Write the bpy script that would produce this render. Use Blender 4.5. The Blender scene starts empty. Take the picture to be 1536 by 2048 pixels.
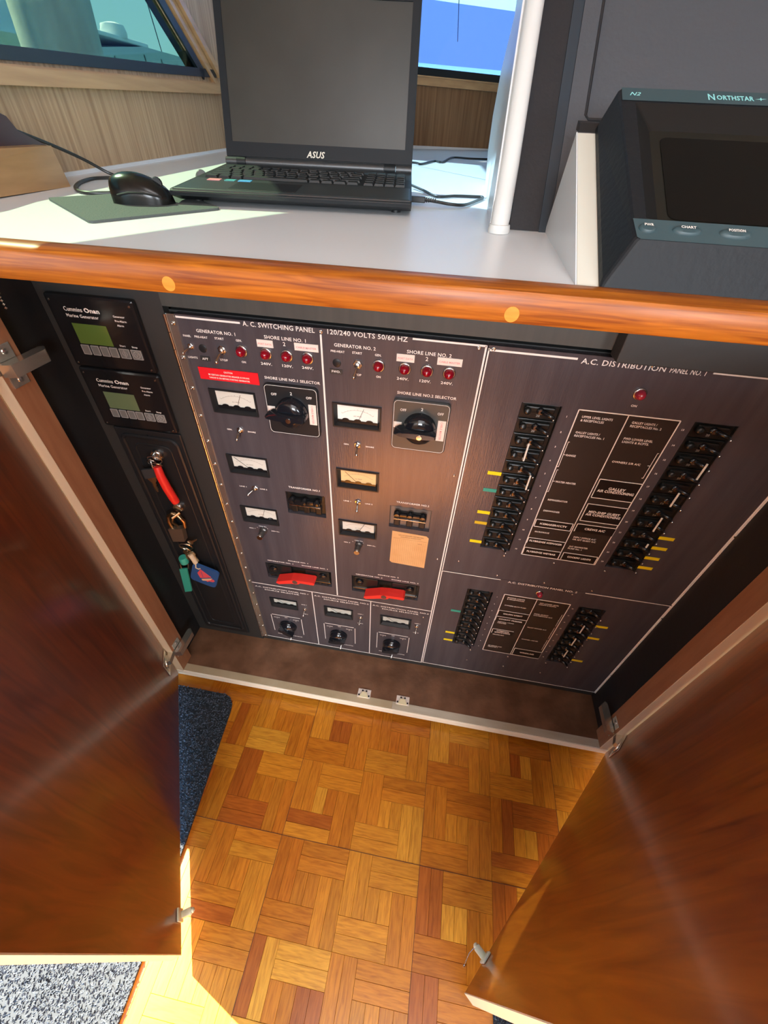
import bpy, bmesh, math, random
from mathutils import Vector, Matrix
random.seed(7)
C = bpy.context.scene.collection
R = math.radians
# ---------------------------------------------------------------- camera
cam = bpy.data.cameras.new('camera'); camo = bpy.data.objects.new('camera', cam); C.objects.link(camo)
cam.sensor_fit = 'HORIZONTAL'; cam.sensor_width = 36.0; cam.lens = 818.19 / 1536 * 36; cam.clip_start = .01
rot = Matrix(((0.9856501, -0.1396117, 0.0948814), (0.1642768, 0.6640899, -0.7293817), (0.0388205, 0.7345020, 0.6774952)))
camo.matrix_world = Matrix.Translation((0, -.56, 1.1536)) @ rot.to_4x4()
bpy.context.scene.camera = camo
# ---------------------------------------------------------------- world, sun, added area lights, exposure
W = bpy.data.worlds.new('world'); bpy.context.scene.world = W; W.use_nodes = True
nt = W.node_tree; bg = nt.nodes['Background']
tc = nt.nodes.new('ShaderNodeTexCoord'); sx = nt.nodes.new('ShaderNodeSeparateXYZ'); cr = nt.nodes.new('ShaderNodeValToRGB')
nt.links.new(tc.outputs['Generated'], sx.inputs[0])
mr = nt.nodes.new('ShaderNodeMapRange'); mr.inputs[1].default_value = -.3; mr.inputs[2].default_value = 1
nt.links.new(sx.outputs[2], mr.inputs[0]); nt.links.new(mr.outputs[0], cr.inputs[0])
el = cr.color_ramp.elements
el[0].position = 0; el[0].color = (.10, .16, .18, 1)
el[1].position = 1; el[1].color = (.16, .40, .85, 1)
e = el.new(.22); e.color = (.16, .22, .24, 1)
e = el.new(.25); e.color = (.46, .80, 1.0, 1)
e = el.new(.5); e.color = (.27, .68, 1.15, 1)
nt.links.new(cr.outputs[0], bg.inputs[0]); bg.inputs[1].default_value = 8.5
SUN = Vector((.867, -.32, -1)).normalized()
sl = bpy.data.lights.new('sun', 'SUN'); sl.energy = 80; sl.angle = R(.6); sl.color = (1, .94, .76)
so = bpy.data.objects.new('sun', sl); C.objects.link(so); so.rotation_euler = SUN.to_track_quat('-Z', 'Y').to_euler(); so.location = (-4, 1, 6)
def area(name, loc, rot, sx_, sy_, en, col):
    l = bpy.data.lights.new(name, 'AREA'); l.shape = 'RECTANGLE'; l.size = sx_; l.size_y = sy_; l.energy = en; l.color = col
    o = bpy.data.objects.new(name, l); C.objects.link(o); o.location = loc; o.rotation_euler = rot; return o
area('added_top_fill', (.25, -1.0, 2.10), (0, 0, 0), 1.0, .5, 12, (.95, .97, 1))  # added overhead fill for the room, not a known lamp
area('added_aft_top_fill', (.2, -2.4, 2.10), (0, 0, 0), 1.2, .8, 16, (.95, .97, 1))  # second added overhead fill, further aft
area('added_aft_fill', (.075, -3.34, 1.5), (R(90), 0, 0),   .74, .68, 62, (.86, .93, 1))  # added area light in place of daylight, brightens the panels
area('added_aft_fill_wide', (1.55, -3.34, 1.5), (R(90), 0, R(12)), 1.08, .68, 80, (.86, .93, 1))  # wider added fill beside it, also standing in for daylight
vs = bpy.context.scene.view_settings
vs.view_transform = 'Standard'; vs.look = 'None'; vs.gamma = 1; vs.exposure = 0
try: vs.use_curve_mapping = False
except Exception: pass
# ---------------------------------------------------------------- materials
MATS = {}
def mat(name, col, rough=.5, metal=0, coat=0, spec=.5, noise=None, bump=0, bscale=200, emis=None, trans=0, stretch=(1, 1, 1), coord='Object', col2=None, nscale=20, ndetail=4, crough=.1, aniso=0, ramp=(.3, .7), rand=None, distort=0):
    if name in MATS: return MATS[name]
    m = bpy.data.materials.new(name); m.use_nodes = True; t = m.node_tree; b = t.nodes['Principled BSDF']
    b.inputs['Base Color'].default_value = (*col, 1); b.inputs['Roughness'].default_value = rough; b.inputs['Metallic'].default_value = metal
    b.inputs['Coat Weight'].default_value = coat; b.inputs['Coat Roughness'].default_value = crough
    b.inputs['Specular IOR Level'].default_value = spec; b.inputs['Transmission Weight'].default_value = trans
    if emis: b.inputs['Emission Color'].default_value = (*emis[:3], 1); b.inputs['Emission Strength'].default_value = emis[3]
    tc = t.nodes.new('ShaderNodeTexCoord'); mp = t.nodes.new('ShaderNodeMapping'); mp.inputs['Scale'].default_value = stretch
    t.links.new(tc.outputs[coord], mp.inputs[0])
    out = None
    if col2:
        n = t.nodes.new('ShaderNodeTexNoise'); n.inputs['Scale'].default_value = nscale; n.inputs['Detail'].default_value = ndetail; n.inputs['Distortion'].default_value = distort
        oi = None
        if rand:
            oi = t.nodes.new('ShaderNodeObjectInfo'); ad = t.nodes.new('ShaderNodeVectorMath'); ad.operation = 'ADD'
            sc = t.nodes.new('ShaderNodeVectorMath'); sc.operation = 'SCALE'; sc.inputs[0].default_value = (7, 5, 3); t.links.new(oi.outputs['Random'], sc.inputs['Scale'])
            t.links.new(mp.outputs[0], ad.inputs[0]); t.links.new(sc.outputs[0], ad.inputs[1]); t.links.new(ad.outputs[0], n.inputs['Vector'])
        else: t.links.new(mp.outputs[0], n.inputs['Vector'])
        rp = t.nodes.new('ShaderNodeValToRGB'); rp.color_ramp.elements[0].position = ramp[0]; rp.color_ramp.elements[1].position = ramp[1]
        rp.color_ramp.elements[0].color = (*col, 1); rp.color_ramp.elements[1].color = (*col2, 1)
        t.links.new(n.outputs['Fac'], rp.inputs[0]); out = rp.outputs[0]
        if rand:
            mx = t.nodes.new('ShaderNodeMix'); mx.data_type = 'RGBA'; mx.blend_type = 'MULTIPLY'; mx.inputs[0].default_value = 1
            t.links.new(out, mx.inputs[6]); t.links.new(oi.outputs['Color'], mx.inputs[7]); out = mx.outputs[2]
        t.links.new(out, b.inputs['Base Color'])
    if bump:
        n2 = t.nodes.new('ShaderNodeTexNoise'); n2.inputs['Scale'].default_value = bscale; n2.inputs['Detail'].default_value = 3; t.links.new(mp.outputs[0], n2.inputs['Vector'])
        bm_ = t.nodes.new('ShaderNodeBump'); bm_.inputs['Strength'].default_value = bump; bm_.inputs['Distance'].default_value = .002
        t.links.new(n2.outputs['Fac'], bm_.inputs['Height']); t.links.new(bm_.outputs[0], b.inputs['Normal'])
    MATS[name] = m; return m
PANEL = mat('anodised_panel', (.080, .069, .077), .25, .28, col2=(.104, .091, .100), nscale=60, stretch=(1, 1, .08), bump=.12, bscale=500)
BLACKB = mat('black_board', (.031, .030, .028), .5, bump=.15, bscale=90)
BLACKW = mat('black_painted_wall', (.012, .013, .014), .45, bump=.2, bscale=60)
GLOSSB = mat('gloss_black', (.010, .010, .011), .16)
SATINB = mat('satin_black_plastic', (.016, .016, .017), .38, spec=.35)
DARKP = mat('breaker_black', (.012, .012, .011), .28, bump=.1, bscale=150)
KNOBB = mat('knob_black', (.008, .010, .014), .14, coat=.4)
GREYPL = mat('grey_selector_plate', (.060, .062, .058), .33)  # second selector plate, greyer than the first
WHITEP = mat('white_print', (.86, .80, .74), .6)
DIMP = mat('grey_print', (.42, .40, .38), .6)
METAL = mat('chrome', (.66, .65, .63), .2, 1)
NICKEL = mat('nickel', (.80, .76, .66), .24, .9)
BRASS = mat('brass', (.66, .42, .22), .3, 1)
STEELH = mat('hinge_steel', (.74, .68, .58), .22, .9)
REDL = mat('red_lens', (.26, .002, .012), .10, coat=.5)
REDLB = mat('red_lens_pale', (.34, .02, .04), .15, coat=.6)
REDP = mat('red_paint', (.80, .02, .02), .35)
REDLAB = mat('red_label', (.78, .012, .02), .4)
REDH = mat('red_handle', (.82, .035, .025), .35)
CREAML = mat('cream_label', (.80, .70, .62), .6)
PINKT = mat('pink_print', (.75, .30, .28), .6)
DIALW = mat('dial_white', (.66, .64, .56), .5)
DIALB = mat('dial_painted_lit', (.90, .90, .84), .5)  # light falling on this dial is put into its colour
DIALA = mat('dial_painted_reflection', (.85, .55, .26), .5)  # orange reflection put into the colour, along with some ageing
DIALD = mat('dial_grey', (.50, .53, .48), .5)
YELT = mat('yellow_tape', (.85, .66, .01), .45)
YELD = mat('dark_yellow_tape', (.62, .42, .02), .45)
GRNT = mat('green_tape', (.03, .30, .22), .5)
PAPER = mat('tan_paper', (.66, .36, .14), .7, col2=(.74, .44, .19), nscale=30)
PAPERL = mat('paper_print', (.34, .17, .07), .8)
LCD1 = mat('lcd_green', (.10, .17, .035), .12)
LCD2 = mat('lcd_grey_green', (.13, .18, .09), .12)
BTN = mat('grey_button', (.16, .16, .15), .45)
DIRB = mat('directory_dark', (.030, .022, .018), .38, bump=.1, bscale=60)
DIRK = mat('label_black', (.012, .009, .008), .35)
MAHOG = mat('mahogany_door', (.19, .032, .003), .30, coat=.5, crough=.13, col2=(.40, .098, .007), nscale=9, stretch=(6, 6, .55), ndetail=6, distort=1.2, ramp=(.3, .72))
TEAKR = mat('teak_rail', (.20, .042, .003), .40, coat=.14, crough=.22, spec=.3, col2=(.47, .140, .010), nscale=22, stretch=(.45, 9, 11), ndetail=6, distort=.8)
PLUG = mat('teak_plug', (.75, .32, .05), .3, coat=.8, col2=(.62, .24, .03), nscale=40, stretch=(1, 1, 6))
STILE = mat('brown_stile', (.27, .11, .05), .45, col2=(.34, .15, .07), nscale=20, stretch=(5, 5, .6))
EDGE = mat('cream_edge_band', (.78, .62, .42), .4)
SILLE = mat('sill_edge_beige', (.50, .42, .30), .45, col2=(.60, .54, .43), nscale=12, stretch=(1, 4, 1), bump=.1)
SILLW = mat('sill_edge_white', (.95, .86, .70), .35)
SILLB = mat('sill_brown', (.13, .058, .028), .42, col2=(.25, .12, .065), nscale=18, ndetail=8, bump=.8, bscale=45, ramp=(.35, .75))
SLAT = mat('parquet_slat', (.62, .50, .36), .34, coat=.18, crough=.16, spec=.35, col2=(1, 1, 1), nscale=34, stretch=(9, .9, 1), ndetail=8, distort=.5, ramp=(.25, .62), rand='color')
FLOORB = mat('floor_joint', (.24, .075, .010), .5)
FLOORW = mat('floor_plain_wood', (.40, .12, .009), .34, coat=.15, col2=(.52, .165, .013), nscale=20, stretch=(1, 6, 1))
WOODT = mat('oak_wall', (.36, .22, .11), .45, col2=(.58, .40, .23), nscale=28, stretch=(1, 5, .12), ndetail=7, ramp=(.32, .68), bump=.25, bscale=60)
WOODD = mat('oak_wall_dark', (.20, .10, .045), .45, col2=(.34, .19, .09), nscale=26, stretch=(5, 5, .12), ndetail=7, ramp=(.32, .68))
WOODP = mat('oak_trim', (.48, .29, .14), .38, coat=.3, col2=(.60, .38, .19), nscale=10, stretch=(2, .5, 9))
WOODBX = mat('oak_box', (.30, .17, .07), .4, col2=(.44, .26, .12), nscale=7, stretch=(2, 1, 7), ndetail=5)
DKWOOD = mat('dark_mahogany_block', (.055, .018, .012), .35)
LAMI = mat('white_laminate', (.76, .78, .80), .32, bump=.03, bscale=40)
LAMW = mat('console_laminate', (.68, .66, .57), .38)
VINYL = mat('white_vinyl', (.72, .72, .70), .32, bump=.08, bscale=25)
FRAMEB = mat('window_frame_black', (.012, .020, .026), .4)
SLATEG = mat('slate_grey_vinyl', (.070, .076, .088), .55, bump=.3, bscale=120)
SLATED = mat('slate_dark', (.020, .021, .025), .5, bump=.2, bscale=120)
SLATEB = mat('slate_blue_strip', (.030, .042, .056), .4)
MONH = mat('monitor_housing', (.012, .014, .017), .5, spec=.25, bump=.25, bscale=150)
MONT = mat('monitor_teal_band', (.045, .080, .092), .45)
TEALT = mat('teal_print', (.30, .72, .72), .5)
SCREEN = mat('dark_screen', (.004, .004, .004), .2, spec=.2)
SCRB = mat('screen_bezel', (.010, .010, .010), .45, spec=.25)
LAPB = mat('laptop_black', (.011, .013, .015), .42, spec=.35, bump=.05, bscale=300)
LAPT = mat('laptop_deck', (.030, .036, .038), .36)
LAPS = mat('laptop_screen', (.018, .020, .018), .34, col2=(.034, .035, .031), nscale=7)
LAPK = mat('laptop_key', (.009, .011, .012), .5)
LAPG = mat('laptop_hinge_grey', (.07, .072, .075), .35, .5)
PADM = mat('mouse_pad_cloth', (.080, .092, .090), .85, bump=.5, bscale=400)
MOUSE = mat('mouse_black', (.006, .006, .006), .22, spec=.4)
CABLE = mat('cable_black', (.02, .02, .02), .4)
MATC = mat('charcoal_carpet', (.020, .022, .026), .95)
MATF = mat('carpet_fibre', (.034, .040, .050), .9, col2=(.12, .14, .18), nscale=300)
STKP = mat('pink_sticker', (.72, .25, .28), .5); STKB = mat('blue_sticker', (.06, .32, .62), .5); STKG = mat('green_sticker', (.05, .28, .30), .5)
KEYG = mat('key_metal', (.62, .52, .38), .28, 1)
PADLK = mat('padlock_body', (.30, .24, .18), .4, .8)
TAGR = mat('red_float', (.85, .03, .02), .4); TAGG = mat('green_strap', (.05, .42, .30), .5); TAGB = mat('blue_rubber', (.025, .09, .26), .5)
CORAL = mat('coral_rubber', (.80, .10, .12), .5); PEACH = mat('peach_rubber', (.85, .50, .30), .5)
GREYFOB = mat('grey_key_head', (.045, .045, .045), .4)
BOATW = mat('boat_white', (.92, .92, .90), .4); BOATG = mat('boat_canvas_grey', (.62, .66, .66), .7); BOATD = mat('boat_dark', (.06, .09, .10), .5)
PYL = mat('piling_grey', (.42, .42, .36), .8, col2=(.60, .60, .52), nscale=8, stretch=(3, 3, .5), bump=.3)
HULLB = mat('hull_pale_blue', (.80, .86, .90), .5); HULLC = mat('hull_cream', (.85, .78, .50), .6)
WATER = mat('water', (.02, .06, .07), .15, bump=.5, bscale=3)
CEIL = mat('ceiling_cream', (.55, .51, .44), .8)
AFTW = mat('aft_wall_wood', (.22, .11, .05), .5, col2=(.30, .16, .08), nscale=12, stretch=(4, 1, .4))
LAMPE = mat('lamp_diffuser', (.8, .8, .8), .5, emis=(1, .92, .8, 2.0))
def glass_mat(name, tint, refl=.05):
    m = bpy.data.materials.new(name); m.use_nodes = True; t = m.node_tree; t.nodes.clear()
    o = t.nodes.new('ShaderNodeOutputMaterial'); tr = t.nodes.new('ShaderNodeBsdfTransparent'); tr.inputs[0].default_value = (*tint, 1)
    g = t.nodes.new('ShaderNodeBsdfGlossy'); g.inputs['Roughness'].default_value = .02
    mx = t.nodes.new('ShaderNodeMixShader'); mx.inputs[0].default_value = refl
    t.links.new(tr.outputs[0], mx.inputs[1]); t.links.new(g.outputs[0], mx.inputs[2]); t.links.new(mx.outputs[0], o.inputs[0]); MATS[name] = m; return m
GLASS_S = glass_mat('tinted_glass_side', (.232, .282, .238), .03)
GLASS_F = glass_mat('tinted_glass_front', (.76, .80, .82), .03)
GLASS_U = glass_mat('blue_tinted_glass', (.24, .31, .37), .03)
GLASS_A = glass_mat('dark_aft_glass', (.18, .18, .17), .03)
def cloth_mat(name, d, tl):
    m = bpy.data.materials.new(name); m.use_nodes = True; t = m.node_tree; t.nodes.clear()
    o = t.nodes.new('ShaderNodeOutputMaterial'); a = t.nodes.new('ShaderNodeBsdfDiffuse'); b = t.nodes.new('ShaderNodeBsdfTranslucent')
    a.inputs[0].default_value = (*d, 1); b.inputs[0].default_value = (*tl, 1); mx = t.nodes.new('ShaderNodeMixShader'); mx.inputs[0].default_value = .5
    t.links.new(a.outputs[0], mx.inputs[1]); t.links.new(b.outputs[0], mx.inputs[2]); t.links.new(mx.outputs[0], o.inputs[0]); MATS[name] = m; return m
CANV = cloth_mat('blue_canvas', (.05, .11, .36), (.036, .074, .25))
CANW = cloth_mat('pale_canvas', (.3, .36, .42), (.16, .25, .32))
# ---------------------------------------------------------------- mesh helpers
class MB:
    def __init__(s): s.v = []; s.f = []; s.sm = []
    def add(s, vs, fs, smooth=False):
        o = len(s.v); s.v += [tuple(v) for v in vs]
        for f in fs: s.f.append(tuple(i + o for i in f)); s.sm.append(smooth)
        return s
    def box(s, x0, x1, y0, y1, z0, z1, M=None, b=0):
        if b:
            b = min(b, (x1 - x0) * .49, (y1 - y0) * .49, (z1 - z0) * .49)
            bm_ = bmesh.new(); bmesh.ops.create_cube(bm_, size=1)
            for v in bm_.verts: v.co = Vector(((x0 + x1) / 2 + v.co.x * (x1 - x0), (y0 + y1) / 2 + v.co.y * (y1 - y0), (z0 + z1) / 2 + v.co.z * (z1 - z0)))
            bmesh.ops.bevel(bm_, geom=bm_.edges[:], offset=b, segments=2, affect='EDGES', profile=.5)
            return s.bm(bm_, M, False)
        vs = [Vector((x, y, z)) for x in (x0, x1) for y in (y0, y1) for z in (z0, z1)]
        if M: vs = [M @ v for v in vs]
        return s.add(vs, [(0, 1, 3, 2), (4, 6, 7, 5), (0, 4, 5, 1), (2, 3, 7, 6), (0, 2, 6, 4), (1, 5, 7, 3)])
    def bm(s, b, M=None, smooth=True):
        b.verts.index_update(); vs = [(M @ v.co) if M else v.co.copy() for v in b.verts]; fs = [[v.index for v in f.verts] for f in b.faces]; b.free(); return s.add(vs, fs, smooth)
    def prism(s, pts, d, M=None):     # pts: 3D loop, d: extrusion vector
        n = len(pts); a = [Vector(p) for p in pts]; c = [p + Vector(d) for p in a]; vs = a + c
        if M: vs = [M @ v for v in vs]
        return s.add(vs, [tuple(range(n))[::-1], tuple(range(n, 2 * n))] + [(i, (i + 1) % n, n + (i + 1) % n, n + i) for i in range(n)])
    def lathe(s, prof, M=None, n=20, smooth=True):   # prof (r,h) about local z
        vs = []; fs = []
        for r, h in prof:
            for k in range(n): a = 2 * math.pi * k / n; vs.append(Vector((r * math.cos(a), r * math.sin(a), h)))
        for i in range(len(prof) - 1):
            for k in range(n): fs.append((i * n + k, i * n + (k + 1) % n, (i + 1) * n + (k + 1) % n, (i + 1) * n + k))
        fs.append(tuple(range(n))[::-1]); fs.append(tuple((len(prof) - 1) * n + k for k in range(n)))
        if M: vs = [M @ v for v in vs]
        return s.add(vs, fs, smooth)
    def tube(s, pts, r, n=8, close=False):
        pts = [Vector(p) for p in pts]; N = len(pts); rr = r if isinstance(r, (list, tuple)) else [r] * N; vs = []; fs = []; up = None
        for i, p in enumerate(pts):
            if close: t = pts[(i + 1) % N] - pts[i - 1]
            else: t = pts[min(i + 1, N - 1)] - pts[max(i - 1, 0)]
            t.normalize()
            if up is None: up = t.orthogonal().normalized()
            up = (up - t * up.dot(t)); up = up.normalized() if up.length > 1e-6 else t.orthogonal().normalized()
            w = t.cross(up)
            for k in range(n): a = 2 * math.pi * k / n; vs.append(p + (up * math.cos(a) + w * math.sin(a)) * rr[i])
        for i in range(N if close else N - 1):
            j = (i + 1) % N
            for k in range(n): fs.append((i * n + k, i * n + (k + 1) % n, j * n + (k + 1) % n, j * n + k))
        if not close: fs.append(tuple(range(n))[::-1]); fs.append(tuple((N - 1) * n + k for k in range(n)))
        return s.add(vs, fs, True)
    def quad(s, a, b, c, d): return s.add([a, b, c, d], [(0, 1, 2, 3)])
    def mesh(s, name, m):
        me = bpy.data.meshes.new(name); me.from_pydata(s.v, [], s.f); me.materials.append(m)
        me.polygons.foreach_set('use_smooth', s.sm); me.update(); return me
    def build(s, name, m, parent=None, loc=None, smart=True, **kw):
        me = s.mesh(name, m)
        if smart and any(s.sm):
            try: me.set_sharp_from_angle(angle=R(42))
            except Exception: pass
        o = part(name, me, parent, (0, 0, 0))
        if loc is None and parent is not None and not kw.get('local'):
            off = rootloc(parent)
            if off.length > 0: me.transform(Matrix.Translation(-off))
        elif loc is not None: o.location = loc
        return o
def rootloc(p):
    if p.get('_local'): return Vector((0, 0, 0))
    l = Vector((0, 0, 0))
    while p is not None: l = l + p.location; p = p.parent
    return l
def part(name, me, parent, loc=(0, 0, 0), rot=None):
    o = bpy.data.objects.new(name, me); C.objects.link(o); o.location = loc
    if parent is not None and parent.type == 'EMPTY' and parent.parent is None and not parent.get('_local') and Vector(loc).length > 0: o.location = Vector(loc) - parent.location
    if rot: o.rotation_euler = rot
    if parent is not None: o.parent = parent
    return o
def thing(name, label, cat, loc=(0, 0, 0), rotz=0, group=None, M=None):
    "an Empty at the thing's base that parents its parts"
    o = bpy.data.objects.new(name, None); C.objects.link(o); o.location = loc; o.rotation_euler = (0, 0, rotz); o.empty_display_size = .02
    if M is not None: o.matrix_world = M
    o['label'] = label; o['category'] = cat
    if group: o['group'] = group
    return o
def tag(o, label, cat, group=None, kind=None):
    if label: o['label'] = label; o['category'] = cat
    if group: o['group'] = group
    if kind: o['kind'] = kind
    return o
def struct(o): o['kind'] = 'structure'; return o
def stuff(o): o['kind'] = 'stuff'; return o
def lab(o, s): o['label'] = s; return o
RX = Matrix.Rotation(R(90), 4, 'X')      # local z -> -y (out of the panel)
def text_geo(s, size, w=None, align='CENTER', shear=0, off=0):
    cu = bpy.data.curves.new('t', 'FONT'); cu.body = s; cu.size = size / .72; cu.align_x = 'LEFT'; cu.resolution_u = 2; cu.shear = shear; cu.offset = off + .00009; cu.space_character = 1.05
    o = bpy.data.objects.new('t', cu); me = bpy.data.meshes.new_from_object(o)
    vs = [v.co.copy() for v in me.vertices]; fs = [tuple(p.vertices) for p in me.polygons]
    bpy.data.objects.remove(o); bpy.data.curves.remove(cu); bpy.data.meshes.remove(me)
    if not vs: return [], []
    x0 = min(v.x for v in vs); x1 = max(v.x for v in vs); k = (w / (x1 - x0)) if w else 1
    for v in vs: v.x = (v.x - x0) * k; v.y -= size / 2
    L = (x1 - x0) * k
    dx = {'CENTER': -L / 2, 'LEFT': 0, 'RIGHT': -L}[align]
    for v in vs: v.x += dx
    return vs, fs
def ptext(mb, s, x, z, h, w=None, align='CENTER', y=-.0006, shear=0, off=0):   # mm on the panel plane
    vs, fs = text_geo(s, h / 1000, w / 1000 if w else None, align, shear, off)
    mb.add([(v.x + x / 1000, y, v.y + z / 1000) for v in vs], fs)
def plate(x0, x1, z0, z1, holes, yf=0, depth=.012):     # front plate with rectangular openings (metres)
    mb = MB(); xs = sorted({x0, x1, *[a for h in holes for a in h[:2]]}); zs = sorted({z0, z1, *[a for h in holes for a in h[2:]]})
    for i in range(len(xs) - 1):
        for j in range(len(zs) - 1):
            cx, cz = (xs[i] + xs[i + 1]) / 2, (zs[j] + zs[j + 1]) / 2
            if any(h[0] < cx < h[1] and h[2] < cz < h[3] for h in holes): continue
            mb.quad((xs[i], yf, zs[j]), (xs[i + 1], yf, zs[j]), (xs[i + 1], yf, zs[j + 1]), (xs[i], yf, zs[j + 1]))
    for h in holes + [(x0, x1, z0, z1)]:
        a, b, c_, d = h
        mb.quad((a, yf, c_), (a, yf + depth, c_), (a, yf + depth, d), (a, yf, d)); mb.quad((b, yf, d), (b, yf + depth, d), (b, yf + depth, c_), (b, yf, c_))
        mb.quad((a, yf, d), (a, yf + depth, d), (b, yf + depth, d), (b, yf, d)); mb.quad((b, yf, c_), (b, yf + depth, c_), (a, yf + depth, c_), (a, yf, c_))
    return mb
def bar(mb, x0, x1, z0, z1, y=-.0005):      # flat printed bar in mm
    mb.box(x0 / 1000, x1 / 1000, y, 0, z0 / 1000, z1 / 1000)
def frame_lines(mb, x0, x1, z0, z1, t=1.0, y=-.0005, sides='LRTB'):
    if 'L' in sides: bar(mb, x0 - t / 2, x0 + t / 2, z0, z1, y)
    if 'R' in sides: bar(mb, x1 - t / 2, x1 + t / 2, z0, z1, y)
    if 'T' in sides: bar(mb, x0, x1, z1 - t / 2, z1 + t / 2, y)
    if 'B' in sides: bar(mb, x0, x1, z0 - t / 2, z0 + t / 2, y)
# ================================================================= THE SETTING
FZ = .02
WA, WB = -.7405612, -.0539966
def wallx(y, off=0): return WA + WB * y + off
def wall_poly(mb, yz, t=.012, off=0):
    mb.prism([(wallx(y) + off, y, z) for y, z in yz], (-t, 0, 0))
# floor: base slab plus single parquet slats
mb = MB(); mb.box(-1.2, 3.0, -3.4, .1, -.06, FZ - .008)
floor = struct(mb.build('floor', FLOORB))
B = .1009; TX, TY = -.206, -.413 - .3027      # block third, pattern origin
TH = .1514; T3 = TH / 3
random.seed(11)
def slat_mesh(name, L, w):
    mb = MB(); g = .00012; b = .0003
    mb.prism([(-w / 2 + g, -L / 2 + g, -.008), (w / 2 - g, -L / 2 + g, -.008), (w / 2 - g, L / 2 - g, -.008), (-w / 2 + g, L / 2 - g, -.008)], (0, 0, .0075))
    o = len(mb.v); z = 0
    mb.add([(-w / 2 + g, -L / 2 + g, -.0005), (w / 2 - g, -L / 2 + g, -.0005), (w / 2 - g, L / 2 - g, -.0005), (-w / 2 + g, L / 2 - g, -.0005),
            (-w / 2 + g + b, -L / 2 + g + b, 0), (w / 2 - g - b, -L / 2 + g + b, 0), (w / 2 - g - b, L / 2 - g - b, 0), (-w / 2 + g + b, L / 2 - g - b, 0)],
           [(4, 5, 6, 7), (0, 1, 5, 4), (1, 2, 6, 5), (2, 3, 7, 6), (3, 0, 4, 7)])
    return mb.mesh(name, SLAT)
long_slat = slat_mesh('parquet_slat', 2 * T3, T3 / 2); short_slat = slat_mesh('parquet_slat_short', T3, T3 / 2)
PC = [(.56, .165, .010), (.62, .205, .014), (.44, .105, .009), (.66, .235, .016), (.58, .18, .010), (.78, .33, .030), (.46, .115, .010), (.60, .19, .012), (.70, .265, .020)]
def slat(me, x, y, rz, col=(.6, .2, .02)):
    o = part('parquet_slat', me, floor, (x, y, FZ + random.uniform(-.0003, .0003)), (random.uniform(-.0012, .0012), random.uniform(-.0012, .0012), rz + random.choice((0, math.pi))))
    j = random.uniform(.78, .95); o.color = (col[0] * j, col[1] * j, col[2] * j, 1)
Q = math.pi / 2; nsl = 0
SEEN = {(i, j) for i in range(-2, 3) for j in range(0, 4)} | {(3, 1), (3, 2), (3, 3), (4, 2), (4, 3), (-1, -1), (0, -1), (1, -1), (2, -1)}     # blocks in view, within the 300 limit
for i in range(-3, 6):
    for j in range(-3, 4):
        bx, by = TX + i * TH, TY + j * TH       # lower left corner of the block
        cx_, cy_ = bx + TH / 2, by + TH / 2
        vis = (i, j) in SEEN
        if not vis: continue
        w2 = T3 / 2; cc = [random.choice(PC) for _ in range(5)]
        for s_ in (0, 1):
            if random.random() < .3: cc = [random.choice(PC) if random.random() < .5 else c_ for c_ in cc]
            slat(long_slat, bx + w2 / 2 + s_ * w2, by + T3 + T3, 0, cc[0])                 # left pair, upper two thirds
            slat(long_slat, bx + T3 + T3, by + 2 * T3 + w2 / 2 + s_ * w2, Q, cc[1])        # top pair, right two thirds
            slat(long_slat, bx + T3, by + w2 / 2 + s_ * w2, Q, cc[2])                      # bottom pair, left
            slat(long_slat, bx + 2 * T3 + w2 / 2 + s_ * w2, by + T3, 0, cc[3])             # right pair, lower
            slat(short_slat, bx + T3 + w2 / 2 + s_ * w2, by + 1.5 * T3, 0, cc[4])
            nsl += 5
print('slats', nsl)
SEAM = mat('tile_seam', (.07, .02, .006), .7)
for i in range(-2, 5):
    x = TX + 2 * i * TH
    if -.48 < x < .55: mb = MB(); mb.box(x - .0004, x + .0004, -1.1, -.09, FZ - .002, FZ + .0008); mb.build('tile_seam', SEAM, floor)
for j in range(-2, 3):
    y = TY + 2 * j * TH
    if -1 < y < -.1: mb = MB(); mb.box(-.48, .55, y - .0004, y + .0004, FZ - .002, FZ + .0008); mb.build('tile_seam', SEAM, floor)
mb = MB()     # plain parquet beyond the part where single slats can be told apart
for i in range(-6, 20):
    for j in range(-18, 4):
        bx, by = TX + i * TH, TY + j * TH; cx_, cy_ = bx + TH / 2, by + TH / 2
        vis = (i, j) in SEEN
        if vis: continue
        w2 = T3 / 2; g = .00015
        for s_ in (0, 1):
            for (x, y, w_, h_) in ((bx + s_ * w2, by + T3, w2, 2 * T3), (bx + T3, by + 2 * T3 + s_ * w2, 2 * T3, w2), (bx, by + s_ * w2, 2 * T3, w2), (bx + 2 * T3 + s_ * w2, by, w2, 2 * T3), (bx + T3 + s_ * w2, by + T3, w2, T3)):
                mb.quad((x + g, y + g, FZ), (x + w_ - g, y + g, FZ), (x + w_ - g, y + h_ - g, FZ), (x + g, y + h_ - g, FZ))
stuff(mb.build('parquet_field', FLOORW, floor))

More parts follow.
